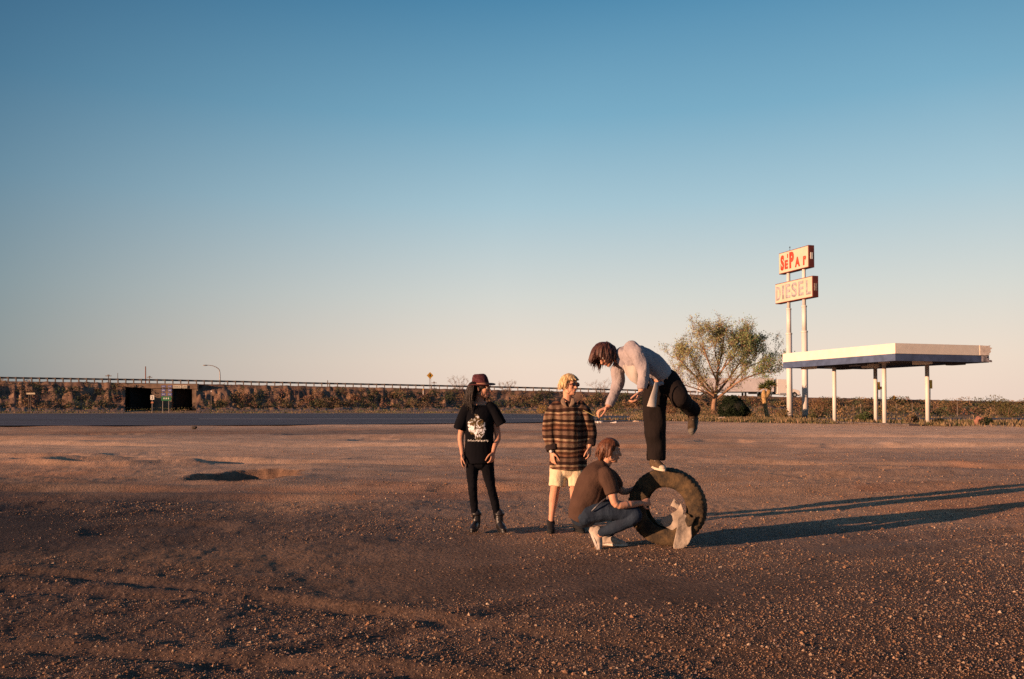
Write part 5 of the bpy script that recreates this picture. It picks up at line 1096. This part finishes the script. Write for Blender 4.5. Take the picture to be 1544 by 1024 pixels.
# ---------------------------------------------------------------- man balancing on the tyre
D = 8.12; P = Zf(870, 490, 4.265, D)
bm = thing('person', 'long haired man in a pale shirt balancing on one foot on top of the tire', 'person', V(P(500, 950).x, D, .78))
hc = P(190, 190, 0); fw = V(-.62, -.42, -.66); upv = V(-.55, -.1, .75)
S1 = Solid(); HB = head(S1, hc, fw, upv, k=1.02)
S1.tube([P(215, 195), P(255, 210), P(290, 218)], [.050, .052, .058]); S1.tube([P(305, 215), P(370, 215), P(450, 255), P(520, 310), P(555, 370)], [(.08, .10), (.12, .16), (.125, .15), (.12, .15), (.12, .15)], side=(.5, 0, 1), n=3)
S1.tube([P(375, 165, -.17), P(430, 300, -.24), P(418, 400, -.28), P(412, 425, -.29)], [.055, .044, .034, .028], n=4); hand(S1, P(411, 428, -.29), V(-.42, -.25, -.85), V(-.75, .2, .35), .75, thumb=-1, k=1.12)
S1.tube([P(275, 245, .15), P(262, 385, .12), P(215, 500, .05), P(196, 532, .03)], [.055, .044, .034, .027], n=4); hand(S1, P(196, 532, .03), V(-.85, -.25, -.32), V(-.15, -.1, -1), .80, thumb=1, k=1.08)
S1.tube([P(505, 400), P(495, 620, -.02), P(500, 820), P(500, 890)], [.09, .055, .04, .035], n=4); S1.tube([P(575, 360), P(635, 420, -.10), P(660, 472, -.17), P(705, 508, -.02), P(743, 560, .1), P(744, 580, .1)], [.07, .065, .05, .04, .034, .034], n=4)
S1.build('body', skinB, bm, voxel=.0052, smooth=2)
brn = strand_mat('brown_hair', (.035, .014, .010), (.11, .042, .028)); face_bits(bm, hc, HB, brn, 1.02)
S1 = Solid(); S1.ell(hc + HB @ V(0, -.022, .035), (.087, .098, .090), HB); hair_strands(S1, hc, HB, 260, 25, lambda th, ph: ph < 1.7 and not (ph > .4 and 0.1 < th < 3.0), .12, .22, .0105, drop=(-.15, -.1, -1), wave=.010, out=.3); hr = S1.build('hair', brn, bm, voxel=.0065, smooth=1); fine_hair(hr, hc, HB, brn, 500, 54, lambda th, ph: ph < 1.7 and not (ph > .4 and 0.1 < th < 3.0), .13, .23, drop=(-.15, -.1, -1), wave=.008, out=.4)
sht = mat('pale_blue_shirt', (.31, .275, .29), rough=.95, var=.12, bump=.006, bscale=45, col2=(.39, .345, .35), scale=8)
S1 = Solid(); sd_ = V(.45, 0, .9)
S1.tube([P(255, 208), P(290, 203), P(345, 215), P(400, 232), P(470, 268), P(530, 315), P(560, 345)], [(.062, .066), (.100, .125), (.145, .18), (.152, .19), (.147, .18), (.125, .165), (.11, .155)], side=sd_, n=4, nu=24, cap0=False, cap1=False)
S1.tube([P(350, 150, -.12), P(385, 190, -.20), P(428, 300, -.26), P(418, 412, -.29)], [.075, .078, .060, .044], n=4, cap1=False)
S1.tube([P(290, 235, .12), P(262, 300, .14), P(262, 385, .12), P(205, 520, .04)], [.072, .070, .060, .042], n=4, cap1=False)
S1.build('shirt', sht, bm, voxel=.0078, smooth=2, disp=folds(31, .012, 8, (1.6, 1, .7), fine=.004))
def hang(name, pts, y0, th, seed, m):
    S1 = Solid(); q = [P(*p) for p in pts]; vs = [v + V(0, y0 - th / 2, 0) for v in q] + [v + V(0, y0 + th / 2, 0) for v in q]; n = len(q)
    S1.add(vs, [tuple(range(n)), tuple(range(2 * n - 1, n - 1, -1))] + [(i, i + n, (i + 1) % n + n, (i + 1) % n) for i in range(n)])
    return S1.build(name, m, bm, voxel=.007, smooth=1, disp=lambda co, no: (.02 * np.sin(co[:, 0] * 28 + seed) + .03 * vn3(co * 8, seed))[:, None] * np.array([[0, 1, 0]]))
pal_ = mat('pale_shirt_lining', (.46, .42, .38), rough=.9, var=.08, scale=12)
hang('shirt_front', [(285, 262), (330, 250), (400, 300), (470, 330), (440, 400), (400, 408), (330, 360), (300, 318)], -.13, .02, 1, pal_)
hang('shirt_tail', [(462, 372), (487, 372), (482, 430), (470, 530), (414, 524), (430, 470), (452, 410)], -.31, .014, 4, pal_)
S1 = Solid(); S1.tube([P(265, 215, -.06), P(285, 245, -.09), P(310, 275, -.11)], [(.03, .008), (.035, .008), (.015, .006)], side=(.6, 0, .6), n=3); S1.build('collar', sht, bm, shade=True)
S1 = Solid(); S1.tube([P(462, 345, -.20), P(490, 385, -.21), P(545, 375, -.20)], [.016, .022, .016], n=3); S1.build('rolled_hem', sht, bm, voxel=.006, smooth=1, disp=folds(40, .012, 20))
trs = mat('black_trousers', (.013, .009, .008), rough=.95, var=.2, bump=.003, bscale=70, spec=.2)
S1 = Solid(); S1.ell(P(553, 368, .0), (.118, .15, .118)); S1.tube([P(505, 410), P(498, 520), P(500, 640, -.02), P(506, 760), P(508, 868)], [(.135, .125), (.118, .12), (.108, .112), (.098, .10), (.090, .09)], n=4, cap1=False)
S1.tube([P(580, 350, .0), P(635, 420, -.10), P(662, 470, -.18)], [.112, .100, .088], n=4); S1.tube([P(664, 478, -.17), P(705, 508, -.02), P(750, 556, .10)], [.088, .080, .076], n=4, cap1=False)
S1.build('trousers', trs, bm, voxel=.0078, smooth=9, disp=folds(35, .016, 6, (1.2, 1.2, .7)))
cnv = mat('brown_canvas', (.10, .065, .036), rough=.85, var=.3, scale=30, bump=.004, bscale=60)
cnvd = mat('dark_canvas', (.055, .036, .022), rough=.9, var=.3, scale=30); dsole = mat('grimy_rubber', (.13, .115, .095), rough=.8, var=.2); gum = mat('cream_rubber', (.55, .46, .34), rough=.7, var=.15)
a = P(497, 885, -.02); a.z = .782 + .085 + .005; shoe(bm, a, V(.30, -.92, -.08), (0, 0, 1), cnv, gum, L_=.26, w=.047, hi=.05, lace=white, toecap=gum)
shoe(bm, P(738, 582, .07), V(-.42, -.72, -.85), V(-.65, -.45, .6), cnvd, dsole, L_=.245, w=.046, hi=.0, lace=gum, toecap=dsole)
# straw in his fingers
st = Solid(); st.tube([P(165, 590, -.02), P(120, 588, -.03), P(70, 563, -.04), P(40, 548, -.04)], [.003, .003, .0025, .002], n=3, nu=6); o = st.build('straw', mat('yellow_straw', (.70, .55, .18), var=.1), shade=True); tag(o, 'thin yellow straw held between the fingers of the leaning man', 'straw')
